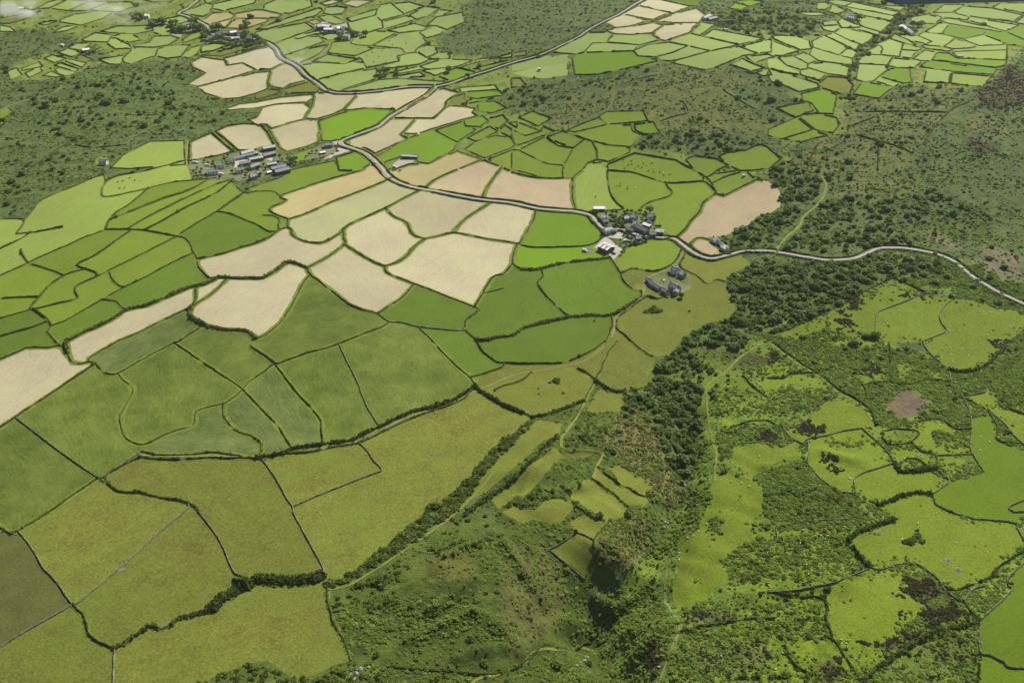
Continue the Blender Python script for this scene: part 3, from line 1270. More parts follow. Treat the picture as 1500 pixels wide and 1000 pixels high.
FIELD = {  # class: colour, second colour, stripe strength, stripe period (m), streak strength, mottle strength, object name
    'straw':  ((.405, .358, .232), (.345, .325, .190), .035, 2.6, .26, .20, 'stubble_field'),
    'straw2': ((.405, .355, .238), (.325, .312, .160), .035, 2.6, .28, .22, 'stubble_field'),
    'strawg': ((.345, .330, .185), (.265, .285, .120), .06, 3.0, .28, .20, 'stubble_field'),
    'strawb': ((.400, .310, .205), (.340, .285, .165), .07, 3.0, .28, .22, 'stubble_field'),
    'tan':    ((.370, .298, .145), (.320, .285, .130), .03, 3.0, .20, .20, 'stubble_field'),
    'hay':    ((.154, .160, .027), (.106, .130, .019), .0, 6, .16, .62, 'hay_meadow'),
    'hay2':   ((.162, .175, .027), (.122, .145, .020), .0, 6, .18, .40, 'hay_meadow'),
    'pasture': ((.156, .212, .020), (.120, .182, .016), .0, 6, .12, .34, 'pasture'),
    'far_hazy':   ((.240, .312, .085), (.192, .272, .070), .0, 6, .10, .26, 'pasture'),  # distant grass, paler and bluer: haze painted into its colour
    'near':   ((.146, .192, .015), (.108, .155, .012), .0, 6, .10, .52, 'pasture'),
    'pale':   ((.225, .282, .055), (.178, .245, .042), .02, 8, .18, .26, 'pasture'),
    'mid':    ((.098, .156, .012), (.074, .124, .011), .03, 5, .28, .34, 'pasture'),
    'mid2':   ((.138, .238, .011), (.110, .195, .010), .02, 6, .20, .26, 'pasture'),
    'crop':   ((.078, .116, .012), (.112, .142, .026), .03, 3.0, .30, .44, 'crop_field'),
    'crop2':  ((.075, .112, .018), (.122, .152, .046), .03, 3.0, .32, .46, 'crop_field'),
    'lush':   ((.104, .162, .006), (.082, .134, .006), .0, 6, .12, .34, 'pasture'),
    'lime':   ((.150, .260, .008), (.122, .220, .008), .02, 6, .12, .20, 'pasture'),
    'rough':  ((.105, .100, .030), (.078, .095, .020), .0, 6, .30, .50, 'rough_grass'),
    'garden': ((.085, .138, .018), (.185, .180, .105), .0, 6, .05, .70, 'garden_ground'),
    'yard':   ((.42, .39, .35), (.34, .31, .26), .0, 6, .05, .25, 'farm_yard'),
    'gravel': ((.37, .32, .28), (.31, .28, .24), .0, 6, .05, .20, 'gravel_yard'),
}
def field_material(key):
    c1, c2, stripe, period, streak, mottle, _ = FIELD[key]
    m, nt, b = new_mat('field_' + key)
    pos = nd(nt, 'NewGeometry').outputs['Position']
    row = nd(nt, 'Attribute', attribute_type='OBJECT', attribute_name='row')
    tint = nd(nt, 'Attribute', attribute_type='OBJECT', attribute_name='tint').outputs['Fac']
    sep = nd(nt, 'SeparateXYZ')
    nt.links.new(pos, sep.inputs[0])
    sr = nd(nt, 'SeparateXYZ')
    nt.links.new(row.outputs['Vector'], sr.inputs[0])
    x, y = sep.outputs[0], sep.outputs[1]
    c, s = sr.outputs[0], sr.outputs[1]
    u = math_node(nt, 'ADD', math_node(nt, 'MULTIPLY', x, c), math_node(nt, 'MULTIPLY', y, s))        # along the rows
    v = math_node(nt, 'SUBTRACT', math_node(nt, 'MULTIPLY', y, c), math_node(nt, 'MULTIPLY', x, s))   # across them
    big = spread(nt, noise(nt, pos, .016, 3), .28, .72)
    mid = spread(nt, noise(nt, pos, .06, 4, .6), .28, .72)
    fine = spread(nt, noise(nt, pos, .60, 5, .8), .25, .75)
    cmb = nd(nt, 'CombineXYZ')
    nt.links.new(math_node(nt, 'MULTIPLY', u, .05), cmb.inputs[0])
    nt.links.new(math_node(nt, 'MULTIPLY', math_node(nt, 'ADD', v, math_node(nt, 'MULTIPLY', big, 18)), .55), cmb.inputs[1])
    strk = spread(nt, noise(nt, cmb.outputs[0], 1.0, 3, .65), .28, .72)
    warp = math_node(nt, 'ADD', v, math_node(nt, 'MULTIPLY', big, 9))
    wave = math_node(nt, 'SINE', math_node(nt, 'MULTIPLY', warp, 2 * math.pi / period))
    # colour: two tones in patches, then value modulation
    mixf = math_node(nt, 'ADD', math_node(nt, 'MULTIPLY', big, .55), math_node(nt, 'ADD', math_node(nt, 'MULTIPLY', mid, .45), math_node(nt, 'MULTIPLY', strk, .5 * streak / .3)))
    col = mixc(nt, spread(nt, mixf, .25, 1.25 if streak > .2 else .9), c1, c2)
    val = math_node(nt, 'MULTIPLY', wave, stripe)
    for src, amp in ((strk, streak * .85), (fine, mottle * 2.0), (mid, mottle * .75), (big, .24)):
        val = math_node(nt, 'ADD', val, math_node(nt, 'MULTIPLY', math_node(nt, 'SUBTRACT', src, .5), amp))
    val = math_node(nt, 'MULTIPLY', math_node(nt, 'ADD', val, 1.0), tint)
    out = scale_col(nt, col, math_node(nt, 'MAXIMUM', val, .2))
    nt.links.new(out, b.inputs['Base Color'])
    bump = nd(nt, 'Bump')
    bump.inputs['Strength'].default_value = .5
    bump.inputs['Distance'].default_value = .35
    nt.links.new(fine, bump.inputs['Height'])
    nt.links.new(bump.outputs[0], b.inputs['Normal'])
    return m
for k in FIELD:
    field_material(k)

def ground_material():
    m, nt, b = new_mat('moor')
    pos = nd(nt, 'NewGeometry').outputs['Position']
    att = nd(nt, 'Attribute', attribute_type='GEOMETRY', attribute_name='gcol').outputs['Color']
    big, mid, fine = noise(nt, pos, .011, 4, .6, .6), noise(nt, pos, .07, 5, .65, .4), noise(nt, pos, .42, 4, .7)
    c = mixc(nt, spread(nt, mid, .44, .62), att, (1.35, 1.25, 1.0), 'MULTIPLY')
    c = mixc(nt, spread(nt, big, .50, .64, 0, .6), c, (1.18, 1.06, 1.0), 'MULTIPLY')
    c = mixc(nt, spread(nt, mid, .48, .36, 0, .6), c, (.65, .72, .62), 'MULTIPLY')
    val = math_node(nt, 'ADD', math_node(nt, 'MULTIPLY', math_node(nt, 'SUBTRACT', fine, .5), 1.3), 1.0)
    nt.links.new(scale_col(nt, c, math_node(nt, 'MAXIMUM', val, .25)), b.inputs['Base Color'])
    bump = nd(nt, 'Bump')
    bump.inputs['Strength'].default_value = .9
    bump.inputs['Distance'].default_value = 1.1
    nt.links.new(math_node(nt, 'ADD', fine, math_node(nt, 'MULTIPLY', mid, 2.0)), bump.inputs['Height'])
    nt.links.new(bump.outputs[0], b.inputs['Normal'])
ground_material()

def plant_material(name, a, b2, c3, scale=.35):
    m, nt, b = new_mat(name, .85)
    pos = nd(nt, 'NewGeometry').outputs['Position']
    rnd = nd(nt, 'ObjectInfo').outputs['Random']
    n1, n2 = noise(nt, pos, scale, 3, .6), noise(nt, pos, .03, 2)
    c = mixc(nt, spread(nt, n1, .38, .62), a, b2)
    c = mixc(nt, spread(nt, math_node(nt, 'ADD', math_node(nt, 'MULTIPLY', rnd, .5), math_node(nt, 'MULTIPLY', n2, .8)), .5, .9, 0, .9), c, c3)
    val = math_node(nt, 'ADD', math_node(nt, 'MULTIPLY', rnd, .5), .75)
    fc = scale_col(nt, c, val)
    nt.links.new(fc, b.inputs['Base Color'])
    tr = nd(nt, 'BsdfTranslucent')
    nt.links.new(fc, tr.inputs['Color'])
    mx = nd(nt, 'MixShader')
    mx.inputs[0].default_value = .45
    nt.links.new(b.outputs[0], mx.inputs[1])
    nt.links.new(tr.outputs[0], mx.inputs[2])
    nt.links.new(mx.outputs[0], nt.nodes['Material Output'].inputs['Surface'])
plant_material('hedge_leaf', (.060, .090, .018), (.095, .130, .026), (.130, .145, .034))
plant_material('gorse_leaf', (.105, .155, .028), (.148, .205, .036), (.185, .225, .042))
plant_material('bracken_leaf', (.165, .262, .038), (.215, .318, .050), (.215, .272, .050))
plant_material('wood_leaf', (.120, .190, .038), (.165, .240, .050), (.205, .260, .090))
plant_material('heather_leaf', (.070, .062, .028), (.100, .085, .040), (.055, .062, .024))
plant_material('dry_leaf', (.290, .265, .110), (.235, .235, .080), (.165, .205, .055))
plant_material('grass_leaf', (.150, .180, .045), (.205, .200, .060), (.120, .160, .035), .2)

def plain(name, col, var=.25, scale=.8, rough=.9, col2=None):
    m, nt, b = new_mat(name, rough)
    pos = nd(nt, 'NewGeometry').outputs['Position']
    n = noise(nt, pos, scale, 5, .65)
    c = mixc(nt, spread(nt, n, .35, .65), col, col2 or tuple(x * .7 for x in col))
    val = math_node(nt, 'ADD', math_node(nt, 'MULTIPLY', math_node(nt, 'SUBTRACT', noise(nt, pos, scale * 6, 2), .5), var * 2), 1)
    nt.links.new(scale_col(nt, c, val), b.inputs['Base Color'])
    return m
plain('verge', (.150, .185, .030), .5, .12, .95, (.105, .150, .020))
plain('stone', (.23, .22, .175), .5, .5, .9, (.085, .105, .035))
plain('road', (.37, .355, .335), .15, .15, .9, (.30, .29, .27))
plain('track', (.22, .205, .10), .3, .12, .95, (.165, .17, .05))
plain('grass_track', (.195, .215, .05), .3, .15, .95, (.14, .175, .03))
plain('slate', (.25, .26, .285), .25, .5, .6, (.18, .19, .21))
plain('slate_light', (.46, .46, .47), .2, .5, .7, (.36, .36, .37))
plain('sheet_white', (.78, .78, .76), .08, .3, .5, (.70, .70, .67))
plain('sheet_grey', (.46, .46, .47), .15, .3, .6, (.37, .37, .37))
plain('sheet_brown', (.34, .285, .26), .15, .3, .7, (.28, .23, .21))
plain('sheet_green', (.42, .47, .42), .15, .3, .7, (.34, .40, .35))
plain('tile_red', (.36, .13, .08), .2, .5, .8)
plain('render_white', (.78, .76, .72), .06, .4, .8, (.70, .68, .63))
plain('granite', (.36, .34, .31), .3, 1.2, .9, (.25, .235, .21))
plain('boards', (.15, .13, .11), .2, .8, .9)
plain('glass_dark', (.03, .035, .045), .1, .5, .2)
plain('bark', (.10, .08, .06), .3, 2)
plain('wool', (.80, .77, .68), .1, 3)
plain('cow_dark', (.025, .022, .020), .2, 2, .8)
plain('cow_brown', (.19, .085, .04), .2, 2, .8)
plain('cow_white', (.72, .68, .62), .1, 2, .8)
plain('tyre', (.02, .02, .02), .1, 3)
plain('paint_dark', (.03, .035, .045), .05, 2, .35)
plain('paint_white', (.78, .78, .78), .04, 2, .35)
plain('paint_red', (.42, .03, .02), .05, 2, .35)
plain('paint_silver', (.42, .43, .45), .05, 2, .3)
plain('paint_blue', (.05, .11, .26), .05, 2, .35)
plain('paint_orange', (.55, .17, .03), .05, 2, .5)
plain('mud', (.13, .105, .085), .4, .25, .9, (.20, .17, .13))
plain('water_foam', (.22, .24, .24), .8, .5, .5, (.02, .03, .025))

# ------------------------------------------------------------------ helpers for things
def link(o):
    COL.objects.link(o)
    return o

def mesh_obj(name, verts, faces, mat, parent=None, smooth=False, loc=None):
    me = bpy.data.meshes.new(name)
    if isinstance(verts, np.ndarray):
        verts = verts.tolist()
    if isinstance(faces, np.ndarray):
        faces = faces.tolist()
    me.from_pydata(verts, [], faces)
    me.materials.append(MATS[mat])
    if smooth:
        me.polygons.foreach_set('use_smooth', [True] * len(me.polygons))
    me.update()
    o = link(bpy.data.objects.new(name, me))
    if parent is not None:
        o.parent = parent
    if loc is not None:
        o.location = loc
    return o

def tag(o, label=None, cat=None, group=None, kind=None):
    for k, v in (('label', label), ('category', cat), ('group', group), ('kind', kind)):
        if v:
            o[k] = v
    return o

def empty(name, loc, rz=0.0):
    o = link(bpy.data.objects.new(name, None))
    o.location = loc
    o.rotation_euler = (0, 0, rz)
    o.empty_display_size = .5
    return o

def boxm(x0, x1, y0, y1, z0, z1):
    v = [(x0, y0, z0), (x1, y0, z0), (x1, y1, z0), (x0, y1, z0), (x0, y0, z1), (x1, y0, z1), (x1, y1, z1), (x0, y1, z1)]
    f = [(0, 3, 2, 1), (4, 5, 6, 7), (0, 1, 5, 4), (1, 2, 6, 5), (2, 3, 7, 6), (3, 0, 4, 7)]
    return v, f

def joinm(parts):
    V, Fc = [], []
    for v, f in parts:
        b = len(V)
        V.extend(v)
        Fc.extend(tuple(i + b for i in q) for q in f)
    return V, Fc

# ------------------------------------------------------------------ ground colours and scrub zones (outlines in photo pixels)
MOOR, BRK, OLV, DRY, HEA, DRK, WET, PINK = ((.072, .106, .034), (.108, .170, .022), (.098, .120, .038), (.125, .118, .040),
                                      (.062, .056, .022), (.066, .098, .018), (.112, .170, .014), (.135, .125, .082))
GAP = (.135, .180, .035)
def ell(cx, cy, rx, ry, n=14):
    return [(cx + rx * math.cos(i * 2 * math.pi / n), cy + ry * math.sin(i * 2 * math.pi / n)) for i in range(n)]
# outline, ground colour, density per square metre of (gorse, bracken, trees, heather, dry grass)
ZONES = [
    ([(-99, -99), (1700, -99), (1700, 1200), (-99, 1200)], MOOR, (.0010, .012, 0, .001, 0)),
    ([(-60, 60), (270, 95), (380, 150), (330, 170), (270, 200), (150, 235), (40, 300), (-60, 330)], MOOR, (.003, .012, .0004, .001, 0)),
    ([(90, 110), (290, 100), (340, 140), (260, 190), (120, 195), (40, 200)], (.074, .114, .032), (.007, .012, .0012, 0, 0)),
    ([(-60, 250), (60, 225), (150, 240), (110, 285), (30, 315), (-60, 320)], MOOR, (.006, .012, .0008, 0, 0)),
    ([(640, 70), (760, 0), (940, 0), (850, 50), (700, 85)], MOOR, (.0018, .004, 0, .002, 0)),
    ([(740, 130), (830, 115), (980, 92), (1130, 110), (1160, 150), (1130, 200), (1010, 215), (930, 195), (900, 160), (820, 190)], OLV, (.0010, .010, 0, .001, .002)),
    ([(740, 130), (850, 112), (960, 95), (930, 118), (840, 140), (770, 165)], MOOR, (.010, .008, .001, 0, 0)),
    ([(1080, 100), (1140, 105), (1175, 155), (1130, 180), (1080, 150)], MOOR, (.010, .004, .001, 0, 0)),
    ([(925, 195), (1000, 190), (1110, 200), (1110, 235), (990, 238), (930, 220)], MOOR, (.012, .010, .003, 0, 0)),
    ([(1040, 20), (1130, 10), (1210, 30), (1190, 55), (1100, 55), (1050, 45)], DRK, (.018, .004, .003, 0, 0)),
    ([(1225, 140), (1430, 120), (1360, 210), (1320, 250), (1220, 260), (1140, 250), (1220, 190)], OLV, (.004, .012, .0008, .001, 0)),
    ([(1360, 210), (1440, 120), (1560, 80), (1560, 440), (1440, 400), (1340, 330), (1320, 250)], MOOR, (.0009, .010, 0, .002, 0)),
    (ell(1470, 130, 42, 34), HEA, (.001, .002, 0, .02, 0)),  # heather tone and clumps painted in as a cloud's shadow on the moor
    (ell(1450, 185, 26, 15), OLV, (.001, .002, 0, .01, 0)),
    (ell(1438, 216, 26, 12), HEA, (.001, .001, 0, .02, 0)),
    ([(1110, 240), (1225, 255), (1330, 270), (1450, 310), (1330, 365), (1280, 365), (1140, 365), (1070, 370), (1110, 330), (1150, 300)], MOOR, (.012, .012, .006, 0, 0)),
    ([(1225, 262), (1350, 255), (1340, 285), (1260, 295), (1225, 285)], OLV, (.003, .012, 0, .003, 0)),
    ([(1300, 330), (1440, 310), (1455, 345), (1380, 352), (1310, 350)], DRK, (.002, .018, 0, .010, 0)),
    (ell(1385, 355, 28, 10), PINK, (.004, .004, 0, .004, 0)),
    (ell(1460, 385, 36, 26), PINK, (.004, .004, .0005, .004, 0)),
    ([(700, 720), (780, 590), (900, 540), (1000, 520), (1010, 760), (860, 790), (760, 745)], (.066, .098, .018), (.006, .030, .0005, 0, 0)),
    ([(1090, 470), (1200, 480), (1310, 470), (1300, 520), (1120, 520)], BRK, (.009, .075, .0005, 0, 0)),
    ([(1270, 370), (1400, 380), (1560, 450), (1560, 570), (1470, 560), (1480, 500), (1400, 430), (1300, 410)], (.095, .150, .026), (.010, .070, .001, 0, 0)),
    # wood along the valley
    ([(1070, 400), (1100, 385), (1200, 382), (1290, 372), (1370, 385), (1400, 400), (1330, 405), (1290, 420), (1220, 450), (1130, 488),
      (1105, 480), (1075, 500), (1045, 540), (1040, 600), (1030, 650), (1008, 690), (990, 700), (975, 660), (930, 612), (915, 590), (920, 572), (950, 560),
      (972, 540), (1000, 505), (1030, 490), (1076, 468), (1072, 430)], DRK, (.018, .008, .017, 0, 0)),
    ([(1060, 275), (1145, 260), (1170, 300), (1120, 365), (1070, 365), (1065, 350), (1110, 320)], DRK, (.010, .004, .014, 0, 0)),
    ([(910, 575), (938, 572), (938, 606), (918, 605)], DRK, (.05, 0, .01, 0, 0)),
    # valley sides, west
    ([(485, 870), (700, 735), (760, 690), (800, 720), (870, 800), (860, 900), (1000, 1050), (480, 1050)], (.050, .076, .013), (.0012, .035, 0, .001, .002)),
    ([(485, 862), (700, 740), (760, 735), (700, 800), (610, 860), (560, 900), (490, 900)], DRK, (.032, .020, 0, 0, 0)),
    ([(515, 970), (560, 940), (600, 930), (580, 960), (530, 985)], DRK, (.05, .01, 0, 0, 0)),
    (ell(660, 830, 40, 22), (.080, .090, .020), (.001, .006, 0, .001, .008)),
    ([(745, 800), (800, 800), (840, 880), (800, 930), (745, 960), (730, 880)], (.078, .086, .022), (.0008, .020, 0, .001, .012)),
    ([(250, 1050), (290, 990), (375, 968), (405, 975), (430, 1000), (520, 968), (560, 985), (560, 1050)], DRK, (.045, .012, 0, 0, 0)),
    ([(360, 1050), (385, 985), (405, 1000), (410, 1050)], OLV, (0, .01, 0, 0, .01)),
    ([(800, 700), (840, 680), (870, 700), (830, 740), (770, 735)], (.060, .095, .016), (.012, .030, 0, 0, 0)),
    ([(830, 650), (850, 615), (900, 600), (930, 612), (890, 655), (840, 660)], DRK, (.035, .025, 0, 0, .004)),
    ([(900, 612), (940, 600), (965, 640), (985, 690), (1000, 735), (985, 742), (955, 720), (900, 665), (880, 655)], DRY, (.003, .030, 0, 0, .07)),
    ([(880, 800), (900, 765), (945, 755), (960, 790), (950, 815), (925, 838), (885, 830)], (.115, .115, .036), (.001, .035, 0, 0, .07)),
    ([(960, 750), (985, 770), (960, 830), (900, 870), (870, 880), (880, 850), (930, 840), (955, 800)], DRK, (.020, .020, 0, 0, 0)),
    # valley sides, east
    ([(1010, 690), (1040, 610), (1050, 550), (1100, 500), (1130, 500), (1240, 600), (1560, 560), (1560, 1060), (900, 1060), (900, 940), (880, 880), (990, 770)], BRK, (.005, .055, 0, .002, 0)),
    ([(1115, 490), (1290, 500), (1420, 545), (1560, 500), (1560, 620), (1420, 640), (1270, 620), (1200, 560)], BRK, (.009, .075, .0005, 0, 0)),
    ([(875, 880), (960, 850), (985, 870), (1000, 915), (960, 970), (920, 960)], (.085, .150, .035), (.010, .080, 0, 0, 0)),
    ([(1105, 780), (1300, 760), (1350, 800), (1340, 900), (1260, 1000), (1130, 1000), (1100, 900)], WET, (.006, .040, 0, .002, 0)),
    ([(1120, 690), (1180, 670), (1260, 730), (1260, 770), (1150, 775), (1110, 750)], BRK, (.02, .12, 0, 0, 0)),
    (ell(958, 965, 16, 28), HEA, (.002, .01, 0, .06, 0)),
    (ell(1040, 905, 40, 14), OLV, (.004, .02, 0, .03, 0)),
    (ell(1060, 960, 70, 26), (.11, .13, .036), (.004, .035, 0, .012, 0)),
    (ell(1330, 592, 30, 22), (.105, .088, .062), (0, 0, 0, 0, 0)),
    (ell(1345, 862, 24, 16), HEA, (.006, 0, 0, .09, 0)),
    (ell(1385, 900, 36, 15), HEA, (.004, 0, 0, .09, 0)),
    (ell(1310, 935, 46, 14), HEA, (.03, .01, 0, .06, 0)),
    (ell(1215, 985, 24, 16), HEA, (.003, .01, 0, .06, 0)),
    (ell(1400, 950, 60, 25), (.09, .12, .03), (.02, .045, 0, .015, 0)),
    (ell(1315, 985, 26, 14), (.09, .14, .03), (.06, .05, 0, 0, 0)),
    (ell(1190, 628, 26, 9), HEA, (0, 0, 0, .08, 0)),
    # green ground between the small far fields
    ([(0, -20), (700, -20), (640, 75), (720, 90), (830, 80), (760, 130), (700, 140), (590, 130), (440, 130), (400, 75), (350, 90), (280, 84), (180, 95), (80, 40), (0, 48)], GAP, (.0004, .002, .0001, 0, 0)),
    ([(20, 95), (70, 78), (140, 88), (110, 112), (30, 118)], GAP, (.0004, .002, 0, 0, 0)),
    ([(880, 60), (1050, 42), (1180, 55), (1300, -10), (1500, -20), (1500, 72), (1470, 100), (1440, 130), (1330, 125), (1250, 130), (1240, 160), (1225, 195), (1200, 208), (1130, 205), (1180, 150), (1150, 110), (1090, 95), (960, 92), (840, 112), (830, 80)], GAP, (.0006, .002, .0001, 0, 0)),
    ([(500, 210), (620, 140), (700, 128), (745, 165), (820, 190), (960, 160), (930, 215), (1060, 236), (1120, 215), (1150, 235), (1050, 290), (990, 345), (860, 310), (700, 290), (560, 250)], GAP, (.0004, .002, 0, 0, 0)),
    ([(1255, 60), (1290, 35), (1340, 0), (1365, 0), (1300, 60), (1262, 95), (1245, 120), (1240, 150), (1228, 130), (1245, 90)], DRK, (.02, .01, .004, 0, 0)),
    (ell(1122, 640, 16, 10), HEA, (0, 0, 0, .08, 0)),
    (ell(1250, 500, 30, 10), BRK, (.02, .06, .002, 0, 0)),
]
OVER = [  # patches of heath standing inside the pastures
    (ell(1190, 628, 24, 9), HEA, 3, .10), (ell(1215, 673, 14, 6), HEA, 3, .10), (ell(1225, 687, 8, 5), HEA, 3, .09),
    (ell(1275, 540, 18, 7), HEA, 3, .08), (ell(1140, 525, 16, 10), HEA, 3, .08), (ell(1248, 442, 14, 9), HEA, 3, .08),
    (ell(1325, 428, 12, 6), HEA, 3, .08), (ell(1455, 505, 12, 6), HEA, 3, .06), (ell(1344, 860, 24, 16), HEA, 3, .10),
    (ell(1375, 870, 30, 14), HEA, 3, .09), (ell(1344, 790, 11, 8), HEA, 0, .07), (ell(1205, 790, 22, 30), BRK, 1, .10),
    (ell(1395, 640, 30, 8), BRK, 1, .12), (ell(1047, 770, 9, 14), BRK, 1, .10), (ell(1110, 770, 12, 12), BRK, 1, .10),
    (ell(1070, 580, 4, 18), BRK, 1, .10), (ell(1355, 430, 16, 5), HEA, 3, .04), (ell(1240, 470, 10, 14), HEA, 3, .05),
    (ell(1335, 905, 16, 5), HEA, 3, .03), (ell(790, 566, 12, 10), DRK, 0, .03), (ell(815, 565, 10, 10), DRK, 0, .03),
    (ell(850, 570, 16, 14), DRK, 0, .03), (ell(958, 455, 14, 3), DRK, 0, .10), (ell(1018, 442, 3, 2), DRK, 0, .10),
    (ell(1262, 590, 6, 3), BRK, 1, .05), (ell(1280, 775, 15, 8), BRK, 1, .05), (ell(1240, 650, 30, 5), BRK, 1, .04),
    (ell(1215, 580, 20, 3), BRK, 1, .03),
]
jx, jy = RNG.normal(0, 5, len(F)), RNG.normal(0, 3, len(F))
DENS = np.zeros((len(F), 5))
qx, qy = PX + jx, PY + jy
for poly, colr, dens in ZONES:
    m = in_poly(qx, qy, poly)
    DENS[m] = dens
VX, VY = to_px(V3)
vfront = V3[:, 1] > 50
GC = np.zeros((len(V3), 3))
GC[:] = MOOR
vx, vy = VX + RNG.normal(0, 4, len(V3)), VY + RNG.normal(0, 2.5, len(V3))
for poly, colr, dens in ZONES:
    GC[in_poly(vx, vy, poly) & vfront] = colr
for poly, colr, t, d in OVER:
    if colr is HEA:
        GC[in_poly(vx, vy, poly) & vfront] = colr

# ------------------------------------------------------------------ ground and fields
def tri_mesh(name, fidx, mat, cols=False):
    f = F[fidx]
    u, inv = np.unique(f.ravel(), return_inverse=True)
    o = mesh_obj(name, V3[u], inv.reshape(-1, 3), mat, smooth=True)
    if cols:
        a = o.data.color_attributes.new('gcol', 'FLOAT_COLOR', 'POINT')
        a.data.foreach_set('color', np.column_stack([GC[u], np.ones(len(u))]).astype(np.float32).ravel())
    return o

isheath = REG < 0
for r, typ in enumerate(FIELDS):
    if typ == 'hay' and (REG == r).any() and PX[REG == r].mean() > 690 and PY[REG == r].mean() > 520:
        FIELDS[r] = 'hay2'
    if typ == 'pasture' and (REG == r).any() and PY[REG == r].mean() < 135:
        FIELDS[r] = 'far_hazy'
    elif typ == 'pasture' and (REG == r).any() and PY[REG == r].mean() > 415 and PX[REG == r].mean() > 950:
        FIELDS[r] = 'near'
for r, typ in enumerate(FIELDS):
    if typ == 'thicket':
        isheath |= REG == r
        DENS[REG == r] = (.10, .01, .002, 0, 0)
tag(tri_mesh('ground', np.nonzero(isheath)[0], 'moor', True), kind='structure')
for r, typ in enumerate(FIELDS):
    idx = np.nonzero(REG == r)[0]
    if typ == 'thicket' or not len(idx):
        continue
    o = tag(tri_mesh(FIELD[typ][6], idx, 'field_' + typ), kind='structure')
    pts = V2[np.unique(F[idx].ravel())]
    c = np.cov((pts - pts.mean(0)).T) if len(pts) > 3 else np.eye(2)
    w, ev = np.linalg.eigh(c)
    d = ev[:, 1]
    a = math.atan2(d[1], d[0]) + random.gauss(0, .12)
    o['row'] = (math.cos(a), math.sin(a), 0.0)
    o['tint'] = random.uniform(.90, 1.10)

# ------------------------------------------------------------------ roads and tracks
def strip(w, half, lift, jit=0.0):
    L, R = offset_line(w, half), offset_line(w, -half)
    n = len(w)
    V, Fc = [], []
    for i in range(n):
        e = random.uniform(1 - jit, 1 + jit)
        for t in (1.0, .34, -.34, -1.0):
            p = w[i] + (L[i] - w[i]) * t * e
            V.append((p[0], p[1], ground_at(p[0], p[1])[0] + lift))
    for i in range(n - 1):
        for k in range(3):
            a = i * 4 + k
            Fc.append((a + 1, a, a + 4, a + 5))
    return V, Fc

nroad = 0
for k, wd, w in ROADW:
    w = catmull(w[::2] if len(w) > 6 else w, 3.0)
    nroad += 1
    if k in 'rq':
        v, f = strip(w, wd / 2 * (.58 if w[:, 1].mean() < 1250 else .48), .30 + .012 * nroad, .03)
        tag(mesh_obj('road', v, f, 'road'), kind='structure')
    else:
        v, f = strip(w, wd / 2, .24 + .004 * nroad, .25)
        tag(mesh_obj('track', v, f, 'track' if k == 't' else 'grass_track'), kind='structure')

# ------------------------------------------------------------------ hedges, walls and their verges
LANDMARKS = [(900, 345, 'the striped barn hamlet'), (975, 405, 'the slate farmstead'), (355, 235, 'the long barn hamlet'),
             (480, 205, 'the bend farm'), (305, 45, 'the leafy village'), (490, 48, 'the pale dairy farm'),
             (1330, 42, 'the white stream farmstead'), (1240, 24, 'the small white farmhouse'), (1040, 27, 'the fanned stubble house'),
             (1010, 150, 'the rough round hill'), (1420, 260, 'the open moor'), (1020, 570, 'the valley wood'), (890, 850, 'the stream gully'),
             (1200, 640, 'the walled sheep pastures'), (1400, 820, 'the twin feeder rings'), (1400, 460, 'the oval sheep pasture'),
             (600, 800, 'the long gorse belt'), (200, 850, 'the hay meadows'), (280, 600, 'the ripening crops'), (150, 400, 'the long strip pastures'),
             (550, 390, 'the pale stubble fields'), (640, 128, 'the road fork'), (150, 110, 'the misty moor'), (1350, 110, 'the small far pastures'),
             (850, 220, 'the cattle pastures'), (790, 640, 'the narrow valley meadows'), (600, 60, 'the dairy pastures'), (1190, 170, 'the hill foot pastures'),
             (480, 670, 'the stone walled meadow'), (700, 460, 'the smooth green leys'), (1250, 360, 'the moor road')]
LMW = hit([l[0] for l in LANDMARKS], [l[1] for l in LANDMARKS])
SHORT = {'straw': 'stubble', 'straw2': 'stubble', 'strawg': 'stubble', 'strawb': 'stubble', 'tan': 'stubble', 'hay': 'hay meadow', 'hay2': 'hay meadow',
         'pasture': 'pasture', 'near': 'pasture', 'far_hazy': 'pasture', 'pale': 'pasture', 'mid': 'pasture', 'mid2': 'pasture', 'lush': 'pasture', 'lime': 'bright grass', 'crop': 'crops',
         'crop2': 'crops', 'rough': 'rough grass', 'garden': 'gardens', 'yard': 'yard', 'gravel': 'yard', 'thicket': 'gorse'}
def landmark(p):
    return LANDMARKS[int(np.hypot(*(LMW - p).T).argmin())][2]

def land(p):
    z, i = ground_at(p[0], p[1])
    if i < 0 or REG[i] < 0:
        return 'rough ground'
    return SHORT[FIELDS[REG[i]]]

SIZE = {'h': (1.35, 1.15), 'H': (2.8, 1.9), 'B': (8.0, 3.0), 'w': (1.0, 1.15), 'v': (1.5, 1.2)}
def leaf_quads(C, size, rng, up=.35):
    """one random leafy card per centre"""
    n = len(C)
    a = rng.normal(size=(n, 3))
    a[:, 2] += up
    a /= np.linalg.norm(a, axis=1)[:, None]
    t = np.cross(a, rng.normal(size=(n, 3)))
    t /= np.maximum(np.linalg.norm(t, axis=1), 1e-6)[:, None]
    b = np.cross(a, t)
    s = (size * rng.uniform(.6, 1.3, n))[:, None]
    q = np.stack([C - t * s - b * s * .7, C + t * s - b * s * .6, C + t * s * .8 + b * s * .8, C - t * s * .7 + b * s * .6], 1)
    return q.reshape(-1, 3), np.arange(n * 4).reshape(-1, 4)

